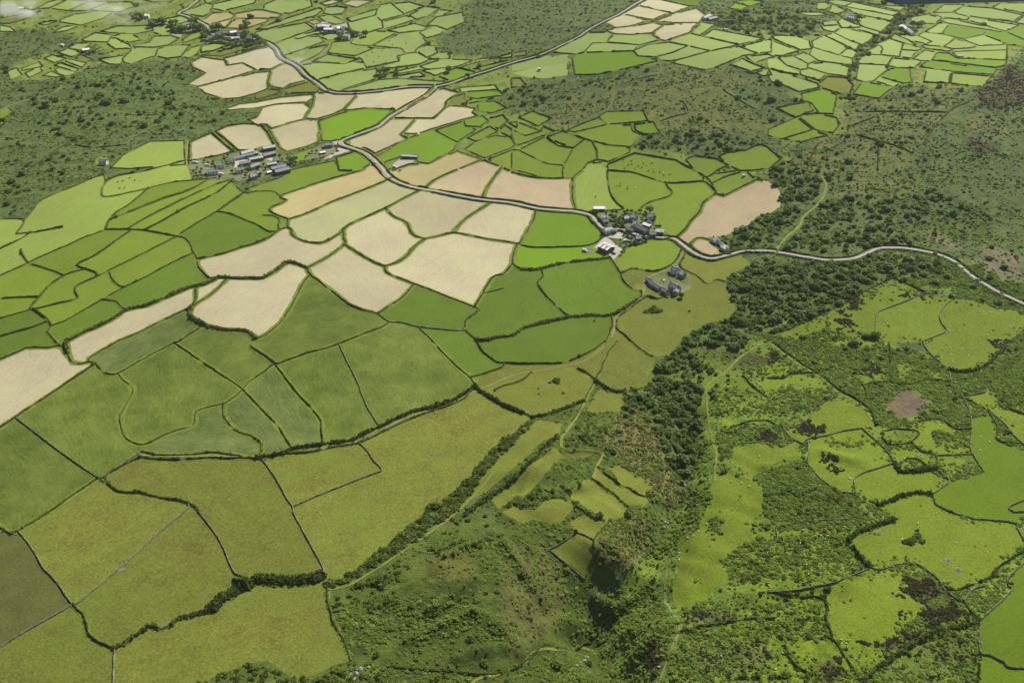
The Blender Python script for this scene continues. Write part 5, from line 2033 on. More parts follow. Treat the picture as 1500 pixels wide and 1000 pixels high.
G = {}
def frame_xy(x0, y0, s):
    return lambda x, y: (x0 + x * s, y0 + y * s)
A_ = frame_xy(855, 290, .1)
B_ = frame_xy(930, 370, .1)
C_ = frame_xy(270, 190, .1)
D_ = frame_xy(420, 190, .13333)
E_ = frame_xy(240, 20, .1)
F_ = frame_xy(450, 20, .066667)
P_ = frame_xy(1125, 0, .25)
O_ = frame_xy(750, 0, .25)
M_ = frame_xy(0, 0, .25)
K_ = frame_xy(750, 250, .25)
HS, BN, SH = ('stone_house', 'house'), ('barn', 'barn'), ('shed', 'shed')
BLD = [
    # striped barn hamlet
    (A_, 145, 135, 310, 132, 8, 3.0, 1.2, 'sheet_white', 'boards', 'long shed with a bright white sheet roof above the hamlet road', SH, 0),
    (A_, 245, 255, 350, 245, 7, 4.6, 2.2, 'slate_light', 'render_white', 'grey roofed white house inside the road bend of the barn hamlet', HS, 1),
    (A_, 280, 325, 360, 315, 5, 2.8, 1.6, 'slate', 'granite', 'low slate annex in front of the grey roofed white house', SH, 0),
    (A_, 300, 450, 405, 415, 8, 4.8, 2.6, 'slate_light', 'render_white', 'pale walled slate house beside the open farmyard', HS, 1),
    (A_, 432, 455, 490, 465, 5, 2.6, 1.4, 'slate', 'granite', 'small dark outbuilding in the farmyard', SH, 0),
    (A_, 585, 275, 680, 250, 7, 4.6, 2.3, 'slate_light', 'granite', 'slate cottage joined to a taller house behind garden trees', HS, 1),
    (A_, 690, 235, 780, 260, 7.5, 5.0, 2.5, 'slate_light', 'granite', 'tall slate house at the top of the hamlet gardens', HS, 1),
    (A_, 715, 345, 800, 345, 7, 4.6, 2.4, 'slate_light', 'render_white', 'pale gabled house in the middle of the barn hamlet', HS, 1),
    (A_, 630, 420, 730, 455, 6, 3.0, 1.8, 'slate', 'granite', 'stone cart shed beside the hamlet road', SH, 0),
    (A_, 790, 385, 940, 460, 7.5, 4.4, 2.5, 'slate', 'granite', 'long dark slate barn in the centre of the hamlet', BN, 0),
    (A_, 875, 365, 980, 400, 5.5, 3.4, .9, 'sheet_white', 'boards', 'narrow shed with white sheet roof behind the long slate barn', SH, 0),
    (A_, 965, 500, 1060, 495, 7, 3.8, 2.2, 'slate', 'granite', 'dark barn beside the road with a pale shed attached', BN, 0),
    (A_, 1055, 465, 1175, 475, 8, 4.2, 1.2, 'slate_light', 'boards', 'pale flat roofed shed at the east end of the hamlet', SH, 0),
    (A_, 935, 240, 1045, 225, 7, 4.2, 2.4, 'slate', 'render_white', 'lone blue slate house in gardens north of the hamlet', HS, 1),
    (A_, 940, 325, 985, 338, 4, 2.4, 1.2, 'slate', 'granite', 'small garden shed below the lone slate house', SH, 0),
    (A_, 760, 560, 830, 545, 6, 4.2, 2.4, 'slate_light', 'granite', 'small slate house south of the hamlet road', HS, 1),
    (A_, 720, 605, 765, 605, 4, 2.4, 1.2, 'slate_light', 'render_white', 'tiny pale outhouse beside the small slate house', SH, 0),
    (A_, 650, 545, 690, 550, 4, 2.2, 1.0, 'slate', 'granite', 'ruined stone pen in the farmyard garden', SH, 0),
    # slate farmstead
    (B_, 545, 205, 640, 230, 7.5, 4.8, 2.5, 'slate', 'render_white', 'slate house with white gable where the lane enters the farmstead', HS, 1),
    (B_, 655, 260, 735, 300, 7, 4.2, 2.3, 'slate_light', 'granite', 'pale slate cottage joined to the white gabled house', HS, 1),
    (B_, 170, 360, 240, 390, 6, 3.4, 2.0, 'slate', 'granite', 'stone barn end at the lane corner of the farmstead', BN, 0),
    (B_, 225, 400, 370, 495, 6, 3.6, 2.1, 'slate', 'granite', 'long low slate barn beside the gravel court', BN, 0),
    (B_, 405, 505, 480, 545, 6.5, 4.0, 2.2, 'slate', 'granite', 'square slate outhouse at the foot of the gravel court', SH, 0),
    (B_, 520, 440, 650, 490, 8, 5.2, 2.8, 'slate', 'granite', 'large slate farmhouse with tall chimney in the farmstead garden', HS, 1),
    (B_, 590, 560, 620, 510, 6, 4.4, 2.2, 'slate', 'granite', 'front wing of slate standing against the large farmhouse', SH, 0),
    (K_, 1180, 385, 1208, 405, 6.5, 4.2, 2.2, 'slate_light', 'render_white', 'white cottage beside the round stubble field', HS, 1),
    (K_, 1212, 412, 1235, 430, 5, 3.0, 1.6, 'slate', 'granite', 'dark link building between the two white cottages', SH, 0),
    (K_, 1235, 432, 1262, 450, 6.5, 4.2, 2.0, 'sheet_white', 'render_white', 'bright white roofed cottage at the road junction', HS, 1),
    # long barn hamlet
    (C_, 825, 325, 1005, 285, 9, 4.4, 2.2, 'sheet_grey', 'boards', 'long grey sheet roofed barn below the stubble field', BN, 0),
    (C_, 690, 405, 1010, 345, 6, 3.2, 1.8, 'slate', 'granite', 'very long dark slate range in front of the grey barn', BN, 0),
    (C_, 1020, 320, 1070, 315, 6, 3.4, 1.6, 'slate_light', 'granite', 'short pale shed at the end of the long slate range', SH, 0),
    (C_, 1145, 250, 1325, 225, 9, 4.2, 2.0, 'sheet_grey', 'boards', 'grey sheet roofed barn at the corner of two stubble fields', BN, 0),
    (C_, 1150, 355, 1325, 315, 8, 4.0, 2.0, 'slate', 'boards', 'dark roofed barn under the corner barn', BN, 0),
    (C_, 945, 415, 1145, 385, 8, 4.0, 1.5, 'sheet_green', 'boards', 'pale green roofed barn across the cobbled yard', BN, 0),
    (C_, 805, 475, 965, 455, 7, 3.4, 1.8, 'slate', 'granite', 'slate byre beside the cobbled yard', BN, 0),
    (C_, 960, 525, 1090, 480, 8, 4.2, 2.2, 'slate', 'granite', 'dark slate barn in the middle of the hamlet', BN, 0),
    (C_, 1205, 490, 1350, 470, 7, 3.6, 1.6, 'slate_light', 'boards', 'pale shed beside the big dark barns', SH, 0),
    (C_, 1265, 545, 1480, 505, 10, 5.0, 2.2, 'slate', 'boards', 'big dark barn at the pasture edge, upper of two spans', BN, 0),
    (C_, 1320, 590, 1530, 545, 10, 5.0, 2.2, 'slate', 'boards', 'big dark barn at the pasture edge, lower of two spans', BN, 0),
    (C_, 1305, 430, 1385, 420, 6, 3.4, 1.8, 'slate', 'granite', 'small slate store behind the big dark barns', SH, 0),
    (C_, 750, 565, 850, 550, 8, 5.0, 2.5, 'slate', 'render_white', 'white house with bright east gable at the hamlet crossroads', HS, 1),
    (C_, 475, 490, 580, 485, 8, 4.8, 2.4, 'slate', 'render_white', 'white house with twin gables in a long garden', HS, 1),
    (C_, 345, 590, 480, 580, 8, 4.8, 2.5, 'slate', 'render_white', 'long white house under a dark roof at the hamlet end', HS, 1),
    (C_, 280, 610, 325, 610, 5, 3.2, 1.8, 'slate_light', 'render_white', 'small white annex beside the long white house', SH, 0),
    (C_, 955, 665, 1045, 640, 8, 4.6, 2.4, 'slate', 'granite', 'granite house on the lower lane of the hamlet', HS, 1),
    (C_, 1050, 615, 1110, 600, 6, 3.4, 1.8, 'slate', 'granite', 'dark outhouse next to the granite lower lane house', SH, 0),
    (C_, 1205, 615, 1270, 600, 5, 2.8, .9, 'sheet_white', 'boards', 'small white roofed shed in front of the big dark barns', SH, 0),
    (C_, 660, 430, 725, 420, 6, 4.4, 2.2, 'slate', 'render_white', 'white gable house at the west end of the long range', HS, 1),
    # farm at the road bend
    (D_, 410, 150, 500, 140, 8, 4.2, 2.2, 'slate', 'granite', 'slate farmhouse at the road bend among stored machinery', HS, 1),
    (D_, 360, 245, 420, 235, 5, 2.6, .8, 'sheet_white', 'boards', 'small white roofed shed behind the bend farmhouse', SH, 0),
    (D_, 1265, 282, 1435, 285, 6, 3.0, .9, 'sheet_grey', 'paint_dark', 'long silver clad shed on the gravel pad', SH, 0),
    # leafy village
    (E_, 205, 185, 330, 178, 9, 4.2, 2.2, 'slate_light', 'granite', 'long grey house among trees above the pale sheeted plot', HS, 1),
    (E_, 355, 178, 400, 176, 8, 3.6, 1.8, 'sheet_white', 'boards', 'white roofed store beside the long grey house', SH, 0),
    (E_, 470, 190, 520, 188, 8, 4.2, 2.2, 'slate', 'granite', 'dark house under trees at the village bend', HS, 1),
    (E_, 645, 335, 730, 325, 9, 4.8, 2.4, 'slate', 'render_white', 'white house on the corner of the village road', HS, 1),
    (E_, 770, 270, 860, 300, 8, 4.2, 2.2, 'slate', 'granite', 'slate terrace along the village road', HS, 1),
    (E_, 860, 262, 950, 258, 8, 4.2, 2.2, 'slate', 'granite', 'slate house behind the village terrace', HS, 1),
    (E_, 965, 268, 1065, 250, 10, 4.2, 1.8, 'sheet_white', 'granite', 'pale roofed barn in the village', BN, 0),
    (E_, 1075, 265, 1165, 240, 8, 4.4, 2.4, 'tile_red', 'render_white', 'red roofed house at the village edge', HS, 1),
    (E_, 985, 350, 1030, 345, 7, 3.6, 1.8, 'sheet_white', 'granite', 'small pale shed south of the village road', SH, 0),
    (E_, 1040, 345, 1110, 338, 9, 3.8, 1.8, 'sheet_grey', 'granite', 'grey barn south of the village road', BN, 0),
    (E_, 1075, 300, 1110, 296, 7, 4.2, 2.2, 'slate', 'granite', 'small slate house below the red roof', HS, 1),
    (E_, 1205, 350, 1285, 340, 9, 4.4, 2.2, 'slate', 'render_white', 'slate house in trees at the east end of the village', HS, 1),
    # dairy farm
    (F_, 215, 270, 330, 245, 12, 5.0, 2.0, 'sheet_grey', 'boards', 'grey dairy shed, westmost of the pale farm', BN, 0),
    (F_, 330, 240, 500, 262, 12, 5.0, 2.0, 'sheet_white', 'boards', 'broad white roofed dairy shed', BN, 0),
    (F_, 370, 330, 560, 322, 11, 5.0, 1.6, 'sheet_white', 'sheet_green', 'long pale dairy barn facing the pasture', BN, 0),
    (F_, 310, 195, 450, 190, 9, 4.2, 1.8, 'sheet_grey', 'boards', 'grey barn behind the dairy sheds', BN, 0),
    (F_, 590, 325, 680, 350, 8, 4.0, 2.0, 'slate', 'granite', 'dark barn in the middle of the dairy farm', BN, 0),
    (F_, 640, 315, 715, 275, 9, 4.6, 2.2, 'sheet_white', 'render_white', 'white gabled building at the top of the dairy yard', BN, 0),
    (F_, 725, 235, 815, 300, 9, 4.6, 2.2, 'slate_light', 'render_white', 'pale farmhouse wing beside the white gabled building', HS, 1),
    (F_, 690, 385, 740, 395, 6, 3.2, 1.6, 'sheet_white', 'render_white', 'small white cottage below the dairy yard', SH, 0),
    (F_, 810, 455, 930, 460, 11, 4.8, 2.6, 'slate_light', 'render_white', 'large dairy farmhouse among garden trees', HS, 1),
    # scattered
    (P_, 782, 152, 825, 172, 10, 4.4, 2.0, 'sheet_white', 'render_white', 'white roofed barn of the far stream farmstead', BN, 0),
    (P_, 815, 172, 855, 188, 9, 4.6, 2.4, 'slate_light', 'render_white', 'white farmhouse of the far stream farmstead', HS, 1),
    (P_, 800, 142, 850, 150, 8, 4.0, 2.0, 'slate', 'granite', 'dark barn behind the far stream farmstead', BN, 0),
    (P_, 470, 92, 512, 102, 9, 4.4, 2.2, 'slate_light', 'render_white', 'lone small white farmhouse on the far pastures', HS, 1),
    (P_, 475, 80, 500, 82, 7, 3.4, 1.8, 'slate', 'granite', 'dark byre behind the lone small white farmhouse', SH, 0),
    (O_, 1122, 98, 1160, 92, 9, 4.6, 2.2, 'slate_light', 'render_white', 'white house beside the fanned stubble fields', HS, 1),
    (O_, 1150, 106, 1195, 104, 8, 3.8, 1.8, 'slate', 'granite', 'dark barn next to the house by fanned stubble fields', BN, 0),
    (O_, 155, 400, 172, 400, 5, 2.6, 1.0, 'sheet_white', 'render_white', 'tiny white hut in scrub below the moor road', SH, 0),
    (M_, 815, 88, 872, 84, 11, 4.2, 2.0, 'sheet_white', 'render_white', 'pale house among scrub on the misty moor', HS, 1),
    (M_, 480, 290, 520, 282, 10, 3.8, 1.6, 'sheet_white', 'boards', 'white shed beside small pastures on the misty moor', SH, 0),
    (M_, 420, 240, 440, 244, 7, 4.0, 2.0, 'slate', 'granite', 'stone cottage at the bend of the moor track', HS, 1),
    (M_, 358, 258, 372, 258, 6, 3.0, 1.2, 'sheet_white', 'render_white', 'tiny white hut west of the stone moor cottage', SH, 0),
    (M_, 105, 45, 135, 40, 9, 4.4, 2.0, 'sheet_white', 'render_white', 'white house far off beneath the low cloud', HS, 1),
    (M_, 582, 932, 625, 935, 8, 4.8, 2.6, 'slate', 'render_white', 'lone white cottage in a walled garden on the moor edge', HS, 1),
]
for fr_, x1, y1, x2, y2, wd, ev, rs, rf, wl, lab, (nm, ct), hs in BLD:
    building(nm, fr_(x1, y1), fr_(x2, y2), wd, ev, rs, rf, wl, lab, ct, house=bool(hs))
# the striped barn: ridge across the stripes
building('striped_barn', A_(262, 662), A_(400, 722), 15, 4.6, 2.2, 'sheet_white', 'boards', 'large farm barn with white and brown striped sheet roof', 'barn',
         stripes=['sheet_white', 'sheet_brown', 'sheet_white', 'sheet_brown', 'sheet_white'])

# ------------------------------------------------------------------ trees
def tree_meshes(seed, r, h, mat='wood_leaf'):
    rng = np.random.default_rng(seed)
    rings = []
    V, Fc = [], []
    def limb(a, b, ra, rb):
        a, b = np.array(a), np.array(b)
        d = b - a
        s = np.cross(d, (0, .3, 1.0) if abs(d[2]) < .9 * np.linalg.norm(d) else (1, 0, 0))
        s /= np.linalg.norm(s)
        t = np.cross(d, s)
        t /= np.linalg.norm(t)
        b0 = len(V)
        for p, rr in ((a, ra), ((a + b) / 2, (ra + rb) / 2), (b, rb)):
            for k in range(6):
                an = k * math.pi / 3
                V.append(tuple(p + (s * math.cos(an) + t * math.sin(an)) * rr))
        for q in range(2):
            for k in range(6):
                n2 = (k + 1) % 6
                Fc.append((b0 + q * 6 + k, b0 + q * 6 + n2, b0 + q * 6 + 6 + n2, b0 + q * 6 + 6 + k))
    top = np.array([rng.uniform(-.3, .3), rng.uniform(-.3, .3), h * .5])
    limb((0, 0, -.4), top, .09 * r + .08, .06 * r)
    nl = 6
    cs = []
    for i in range(nl):
        an = i * 2 * math.pi / nl + rng.uniform(-.4, .4)
        e = np.array([math.cos(an) * r * rng.uniform(.35, .6), math.sin(an) * r * rng.uniform(.35, .6), h * rng.uniform(.48, .72)])
        limb(top * rng.uniform(.6, 1.0), e, .05 * r, .02 * r)
        cs.append(e)
    cs.append(np.array([0, 0, h * .78]))
    cs = np.array(cs)
    tm = bpy.data.meshes.new('trunk')
    tm.from_pydata(V, [], Fc)
    tm.materials.append(MATS['bark'])
    nq = 240
    k = rng.integers(0, len(cs), nq)
    d = rng.normal(size=(nq, 3))
    d /= np.linalg.norm(d, axis=1)[:, None]
    C = cs[k] + d * np.array([r * .42, r * .42, h * .2]) * rng.uniform(.45, 1.05, nq)[:, None]
    q, f = leaf_quads(C, .17 * r, rng, .5)
    cm = bpy.data.meshes.new('crown')
    cm.from_pydata(q.tolist(), [], f.tolist())
    cm.materials.append(MATS[mat])
    return tm, cm
TREES = [tree_meshes(1, 3.6, 6.5), tree_meshes(2, 3.0, 6.0), tree_meshes(3, 4.2, 7.0), tree_meshes(4, 3.0, 5.0, 'gorse_leaf')]
TREE_AT = []
def trees(fr_, pts, where, kind=0, sc=1.0):
    for x, y in pts:
        TREE_AT.append((fr_(x, y), where, kind, sc))
trees(A_, [(960, 190)], 'lone dark tree above the blue slate house', 2, 1.0)
trees(A_, [(440, 300), (400, 280), (520, 330), (560, 370), (470, 360), (540, 310)], 'rounded garden tree beside the slate cottage in the barn hamlet', 0, .9)
trees(A_, [(840, 200), (870, 260), (900, 215), (1060, 420), (1090, 425), (1020, 370)], 'small garden tree near the lone blue slate house', 1, .6)
trees(A_, [(540, 680), (620, 690), (700, 680), (780, 670), (860, 640), (930, 620), (600, 770), (560, 810)], 'hedge tree below the striped barn hamlet', 1, .6)
trees(A_, [(350, 200), (420, 215), (480, 225), (600, 215), (640, 200), (700, 200), (770, 215), (480, 400), (570, 410), (330, 230), (860, 330), (1040, 300), (1110, 430), (1140, 520), (600, 520), (640, 590), (700, 610)], 'small rounded tree in the hamlet gardens', 1, .75)
trees(A_, [(150, 210), (200, 200)], 'bushy tree under the white roofed shed', 3, .8)
trees(B_, [(680, 655)], 'single round tree on the meadow below the large farmhouse', 2, .75)
trees(B_, [(460, 625), (490, 630), (560, 590), (620, 600)], 'small tree against the farmhouse garden wall', 1, .6)
trees(K_, [(1240, 395), (1255, 410), (1290, 440)], 'tree behind the white cottages at the junction', 0, .8)
trees(C_, [(590, 440), (640, 380), (580, 400), (290, 460), (350, 490), (420, 475), (130, 620), (170, 650), (200, 690), (140, 690), (190, 560), (250, 590)], 'garden tree near the long white house', 1, .7)
trees(C_, [(420, 520), (450, 560), (230, 640), (260, 680), (330, 690), (520, 700), (620, 480), (640, 520), (700, 620), (730, 500), (850, 620), (900, 600), (940, 600), (1090, 560), (1160, 520), (1190, 570), (1120, 660), (900, 680), (1400, 400), (1440, 440)], 'bushy tree between the buildings of the long barn hamlet', 1, .75)
trees(D_, [(20, 330), (60, 350), (100, 370), (40, 380), (90, 330), (10, 380)], 'grey green tree in the clump between hamlet and bend farm', 0, .9)
trees(D_, [(210, 295), (245, 270), (195, 355), (240, 355), (280, 250), (330, 245), (290, 345)], 'small round garden tree on the bend farm lawn', 1, .6)
trees(E_, [(110, 160), (170, 140), (130, 220), (400, 140), (440, 120), (480, 110), (420, 240), (460, 230), (500, 235), (540, 220), (160, 240), (250, 240), (320, 245)], 'dark tree in the grove round the long grey house', 2, 1.0)
trees(E_, [(600, 250), (620, 290), (590, 320), (610, 360), (720, 240), (760, 230), (800, 220)], 'dark tree by the village road corner', 2, 1.0)
trees(E_, [(1140, 215), (1170, 200), (1210, 190), (1190, 155), (1200, 300), (1210, 320), (1300, 340), (1350, 370), (1400, 400), (1440, 410)], 'tree at the east end of the leafy village', 2, .9)
trees(E_, [(730, 400), (790, 390), (850, 385), (900, 400), (960, 410), (1060, 450), (1120, 440), (1180, 430), (1240, 410), (860, 520), (930, 490), (1000, 480), (1220, 510), (1290, 500), (1350, 470), (1420, 450), (1480, 450)], 'hedge tree on the terraces below the village', 2, .85)
trees(M_, [(885, 135), (905, 132), (925, 138), (945, 132), (962, 136), (800, 95), (780, 105), (830, 105), (890, 150), (1450, 150)], 'dark tree in the windbreak on the misty moor', 2, 1.0)
trees(F_, [(700, 500), (740, 520), (760, 470), (720, 550), (960, 420), (1030, 440), (1080, 470), (990, 480), (930, 400), (880, 390)], 'garden tree round the large dairy farmhouse', 2, .8)
trees(P_, [(850, 150), (880, 155), (900, 150), (780, 185), (800, 195), (860, 195), (520, 105), (535, 112)], 'dark tree round the far farmsteads', 2, 1.0)
trees(frame_xy(375, 0, .25), [(720, 430), (745, 425), (770, 420), (735, 445), (760, 440), (1130, 415), (1240, 450), (640, 205)], 'dark tree in a hedge of the dairy pastures', 2, .9)
trees(frame_xy(750, 500, .25), [(980, 50), (1000, 90), (1050, 95), (1020, 130), (980, 120), (930, 260), (970, 250), (900, 250), (870, 280), (960, 330), (960, 370), (1000, 470), (1040, 520), (1010, 600), (980, 640), (1080, 480), (1000, 430), (1060, 560), (990, 690), (1030, 640)],
      'full crowned tree standing in the valley wood', 0, .95)
for i, ((px_, py_), where, kd, sc) in enumerate(TREE_AT):
    w = hit(px_, py_, 2.0 * sc)[0]
    root = empty('tree', (w[0], w[1], ground_at(w[0], w[1])[0]), random.uniform(0, 6.28))
    s = sc * random.uniform(.85, 1.2) * (1.3 if py_ < 110 else 1.0)
    root.scale = (s * random.uniform(.9, 1.1), s, s * random.uniform(.85, 1.1))
    tag(root, where, 'tree', where)
    put('trunk', TREES[kd][0], root)
    put('crown', TREES[kd][1], root)

# ------------------------------------------------------------------ vehicles and farm things
def car(px_, py_, ang, paint, label, name='parked_car', L=4.2, van=False):
    w = hit(px_, py_, .6)[0]
    root = tag(empty(name, (w[0], w[1], ground_at(w[0], w[1])[0] + (.05 if name == 'parked_car' else .36)), ang), label, 'van' if van else 'car')
    W = 1.75 if not van else 2.0
    h1, h2 = (.85, 1.45) if not van else (1.1, 2.2)
    def hullm(x0, x1, z0, z1, t0, t1, wb, wt):
        v = [(x0, -wb, z0), (x1, -wb, z0), (x1, wb, z0), (x0, wb, z0), (t0, -wt, z1), (t1, -wt, z1), (t1, wt, z1), (t0, wt, z1)]
        return v, boxm(0, 1, 0, 1, 0, 1)[1]
    mesh_obj('body', *joinm([hullm(-L / 2, L / 2, .3, h1, -L / 2 + .08, L / 2 - .12, W / 2, W / 2 - .06), boxm(-L / 2 + .25, L / 2 - .25, -W / 2 + .12, W / 2 - .12, .2, .32)]), paint, root)
    if van:
        cab = mesh_obj('cabin', *hullm(-L / 2 + .08, L / 2 - .9, h1 + .005, h2, -L / 2 + .15, L / 2 - 1.4, W / 2 - .07, W / 2 - .16), paint, root)
    else:
        cab = mesh_obj('cabin', *hullm(-L / 2 + .3, L / 2 - 1.1, h1 + .005, h2, -L / 2 + .9, L / 2 - 1.9, W / 2 - .08, W / 2 - .25), 'glass_dark', root)
        mesh_obj('roof_panel', *boxm(-L / 2 + .88, L / 2 - 1.88, -W / 2 + .24, W / 2 - .24, h2 + .005, h2 + .05), paint, root)
    n = 10
    v = [(.31 * math.cos(k * 2 * math.pi / n), y, .31 * math.sin(k * 2 * math.pi / n)) for y in (-.1, .1) for k in range(n)]
    f = [tuple(range(n)), tuple(range(2 * n - 1, n - 1, -1))] + [(k, k + n, (k + 1) % n + n, (k + 1) % n) for k in range(n)]
    for x in (-L * .31, L * .31):
        for y in (-W / 2 + .04, W / 2 - .04):
            put('wheel', unit_mesh('wheel_unit', v, f, 'tyre'), root, (x, y, .31))
L_ = frame_xy(1125, 250, .25)
def road_dir(p, q):
    a, b = hit([p[0], q[0]], [p[1], q[1]])
    return math.atan2(b[1] - a[1], b[0] - a[0])
car(*L_(1228, 638), road_dir(L_(1280, 670), L_(1190, 615)), 'paint_silver', 'silver car driving along the moor road', 'moving_car')
car(*L_(1242, 640), road_dir(L_(1190, 615), L_(1280, 670)), 'paint_dark', 'dark car following close on the moor road', 'moving_car')
car(*B_(505, 292), .5, 'paint_dark', 'dark car parked by the white gabled slate house')
car(*B_(425, 410), 1.3, 'paint_white', 'white car parked in the gravel court')
car(*A_(550, 475), .3, 'paint_dark', 'dark car parked beside the hamlet road')
car(*A_(520, 465), .3, 'paint_silver', 'silver car parked beside a dark one near the hamlet road')
car(*A_(445, 520), 1.2, 'paint_dark', 'dark car in the farmyard by the dark slate house')
car(*A_(18, 775), -.6, 'paint_white', 'white van on muddy ground below the green field', 'parked_van', 5.5, True)
car(*A_(615, 632), .35, 'paint_white', 'long white van in the yard mouth', 'parked_van', 6.0, True)
car(*A_(395, 790), -.5, 'paint_dark', 'dark vehicle behind the striped barn yard, upper of two')
car(*A_(440, 812), -.5, 'paint_dark', 'dark vehicle behind the striped barn yard, lower of two')
car(*C_(160, 485), 0, 'paint_white', 'white caravan at the garden end of the long barn hamlet', 'caravan', 6.5, True)
car(*C_(340, 525), .4, 'paint_white', 'white van parked behind the long white house', 'parked_van', 5.0, True)
car(*C_(540, 655), .1, 'paint_white', 'white van in front of the long white house', 'parked_van', 5.0, True)
car(*D_(405, 302), .3, 'paint_red', 'red car parked by the bend farm hedge')
car(*D_(540, 180), .2, 'paint_orange', 'orange farm machine by the bend farmhouse', 'farm_machine', 5.0)
car(*D_(470, 180), .9, 'paint_white', 'white van among machinery at the bend farm', 'parked_van', 5.0, True)
car(*D_(505, 262), .5, 'paint_silver', 'silver car in the bend farm entrance')
car(*D_(560, 235), .7, 'paint_dark', 'dark car in the bend farm entrance')
car(*D_(1188, 415), -.4, 'paint_white', 'white trailer on the gravel pad by the road', 'trailer', 5.0, True)
car(*D_(1248, 447), 1.0, 'paint_silver', 'small silver trailer on the gravel pad edge', 'trailer', 3.2, True)
car(*D_(1450, 55), 1.2, 'paint_white', 'white trailer at the corner of stubble and green fields', 'trailer', 5.0, True)
car(*O_(1256, 178), 0, 'paint_white', 'white trailer in a pasture under the gorse brake', 'trailer', 7.0, True)
car(*P_(1131, 334), .1, 'paint_white', 'long white trailer in a narrow far pasture', 'trailer', 8.0, True)
car(*P_(1413, 172), .1, 'paint_white', 'small white trailer at a far field corner', 'trailer', 5.0, True)
car(*frame_xy(750, 250, .25)(1360, 32), .5, 'paint_white', 'white trailer in the pasture above the brown stubble', 'trailer', 4.5, True)
car(*frame_xy(375, 0, .25)(425, 530), 2.6, 'paint_silver', 'silver car on the road towards the fork', 'moving_car')
car(*frame_xy(375, 0, .25)(420, 455), .2, 'paint_dark', 'dark car in the gateway of a dairy pasture')

def feeder(px_, py_, label):
    w = hit(px_, py_)[0]
    root = tag(empty('feeder_ring', (w[0], w[1], ground_at(w[0], w[1])[0])), label, 'feeder', 'ring feeders in the lush pasture')
    n = 16
    def ring(r, z, t):
        v, f = [], []
        for k in range(n):
            an = k * 2 * math.pi / n
            for rr, zz in ((r - t, z - t), (r + t, z - t), (r + t, z + t), (r - t, z + t)):
                v.append((rr * math.cos(an), rr * math.sin(an), zz))
        for k in range(n):
            for j in range(4):
                a, b = k * 4 + j, k * 4 + (j + 1) % 4
                c, d = ((k + 1) % n) * 4 + (j + 1) % 4, ((k + 1) % n) * 4 + j
                f.append((a, d, c, b))
        return v, f
    mesh_obj('ring_rail', *joinm([ring(1.3, .15, .05), ring(1.3, 1.15, .05)]), 'sheet_grey', root)
    for k in range(8):
        an = k * math.pi / 4
        put('post', unit_mesh('feeder_post', *boxm(-.04, .04, -.04, .04, 0, 1.15), 'sheet_grey'), root, (1.3 * math.cos(an), 1.3 * math.sin(an), 0))
    v = [(.95 * math.cos(k * .785) * random.uniform(.8, 1), .95 * math.sin(k * .785) * random.uniform(.8, 1), .02) for k in range(8)]
    v += [(x * .6, y * .6, .7) for x, y, z in v] + [(0, 0, .85)]
    f = [(k, (k + 1) % 8, (k + 1) % 8 + 8, k + 8) for k in range(8)] + [(k + 8, (k + 1) % 8 + 8, 16) for k in range(8)]
    mesh_obj('hay_heap', v, f, 'dry_leaf', root)
    # trodden bare earth round it
    vv = [(w[0], w[1], ground_at(w[0], w[1])[0] + .06)]
    for k in range(20):
        an = k * math.pi / 10
        r = random.uniform(2.0, 2.7)
        x, y = w[0] + r * math.cos(an), w[1] + r * math.sin(an) * 1.2
        vv.append((x, y, ground_at(x, y)[0] + .05))
    tag(mesh_obj('bare_earth', vv, [(0, k + 1, (k + 1) % 20 + 1) for k in range(20)], 'mud'), kind='structure')
T_ = frame_xy(1125, 750, .25)
feeder(*T_(1055, 282), 'round feeder ring on trodden earth in the lush pasture')
feeder(*T_(1115, 338), 'round feeder ring on trodden earth in the lush pasture')

def earth_patch(px_, py_, rx, ry, mat='mud', name='bare_earth'):
    w = hit(px_, py_)[0]
    vv = [(w[0], w[1], ground_at(w[0], w[1])[0] + .09)]
    for k in range(24):
        an = k * math.pi / 12
        r = random.uniform(.75, 1.1)
        x, y = w[0] + rx * r * math.cos(an), w[1] + ry * r * math.sin(an)
        vv.append((x, y, ground_at(x, y)[0] + .07))
    tag(mesh_obj(name, vv, [(0, k + 1, (k + 1) % 24 + 1) for k in range(24)], mat), kind='structure')
for (px_, py_, rx, ry) in [(175, 833, 3.5, 2.5), (240, 916, 2, 3), (473, 832, 3, 2.5), (476, 845, 3, 3), (859, 366, 6, 4), (867, 369, 5, 3), (408, 263, 7, 4), (312, 263, 8, 4),
                           (324, 281, 3, 4), (768, 604, 4, 2.5), (770, 606, 3, 2), (672, 484, 3, 3), (1287, 778, 2, 1.5), (575, 472, 5, 3), (318, 258, 10, 3), (550, 230, 8, 3)]:
    earth_patch(px_, py_, rx, ry)

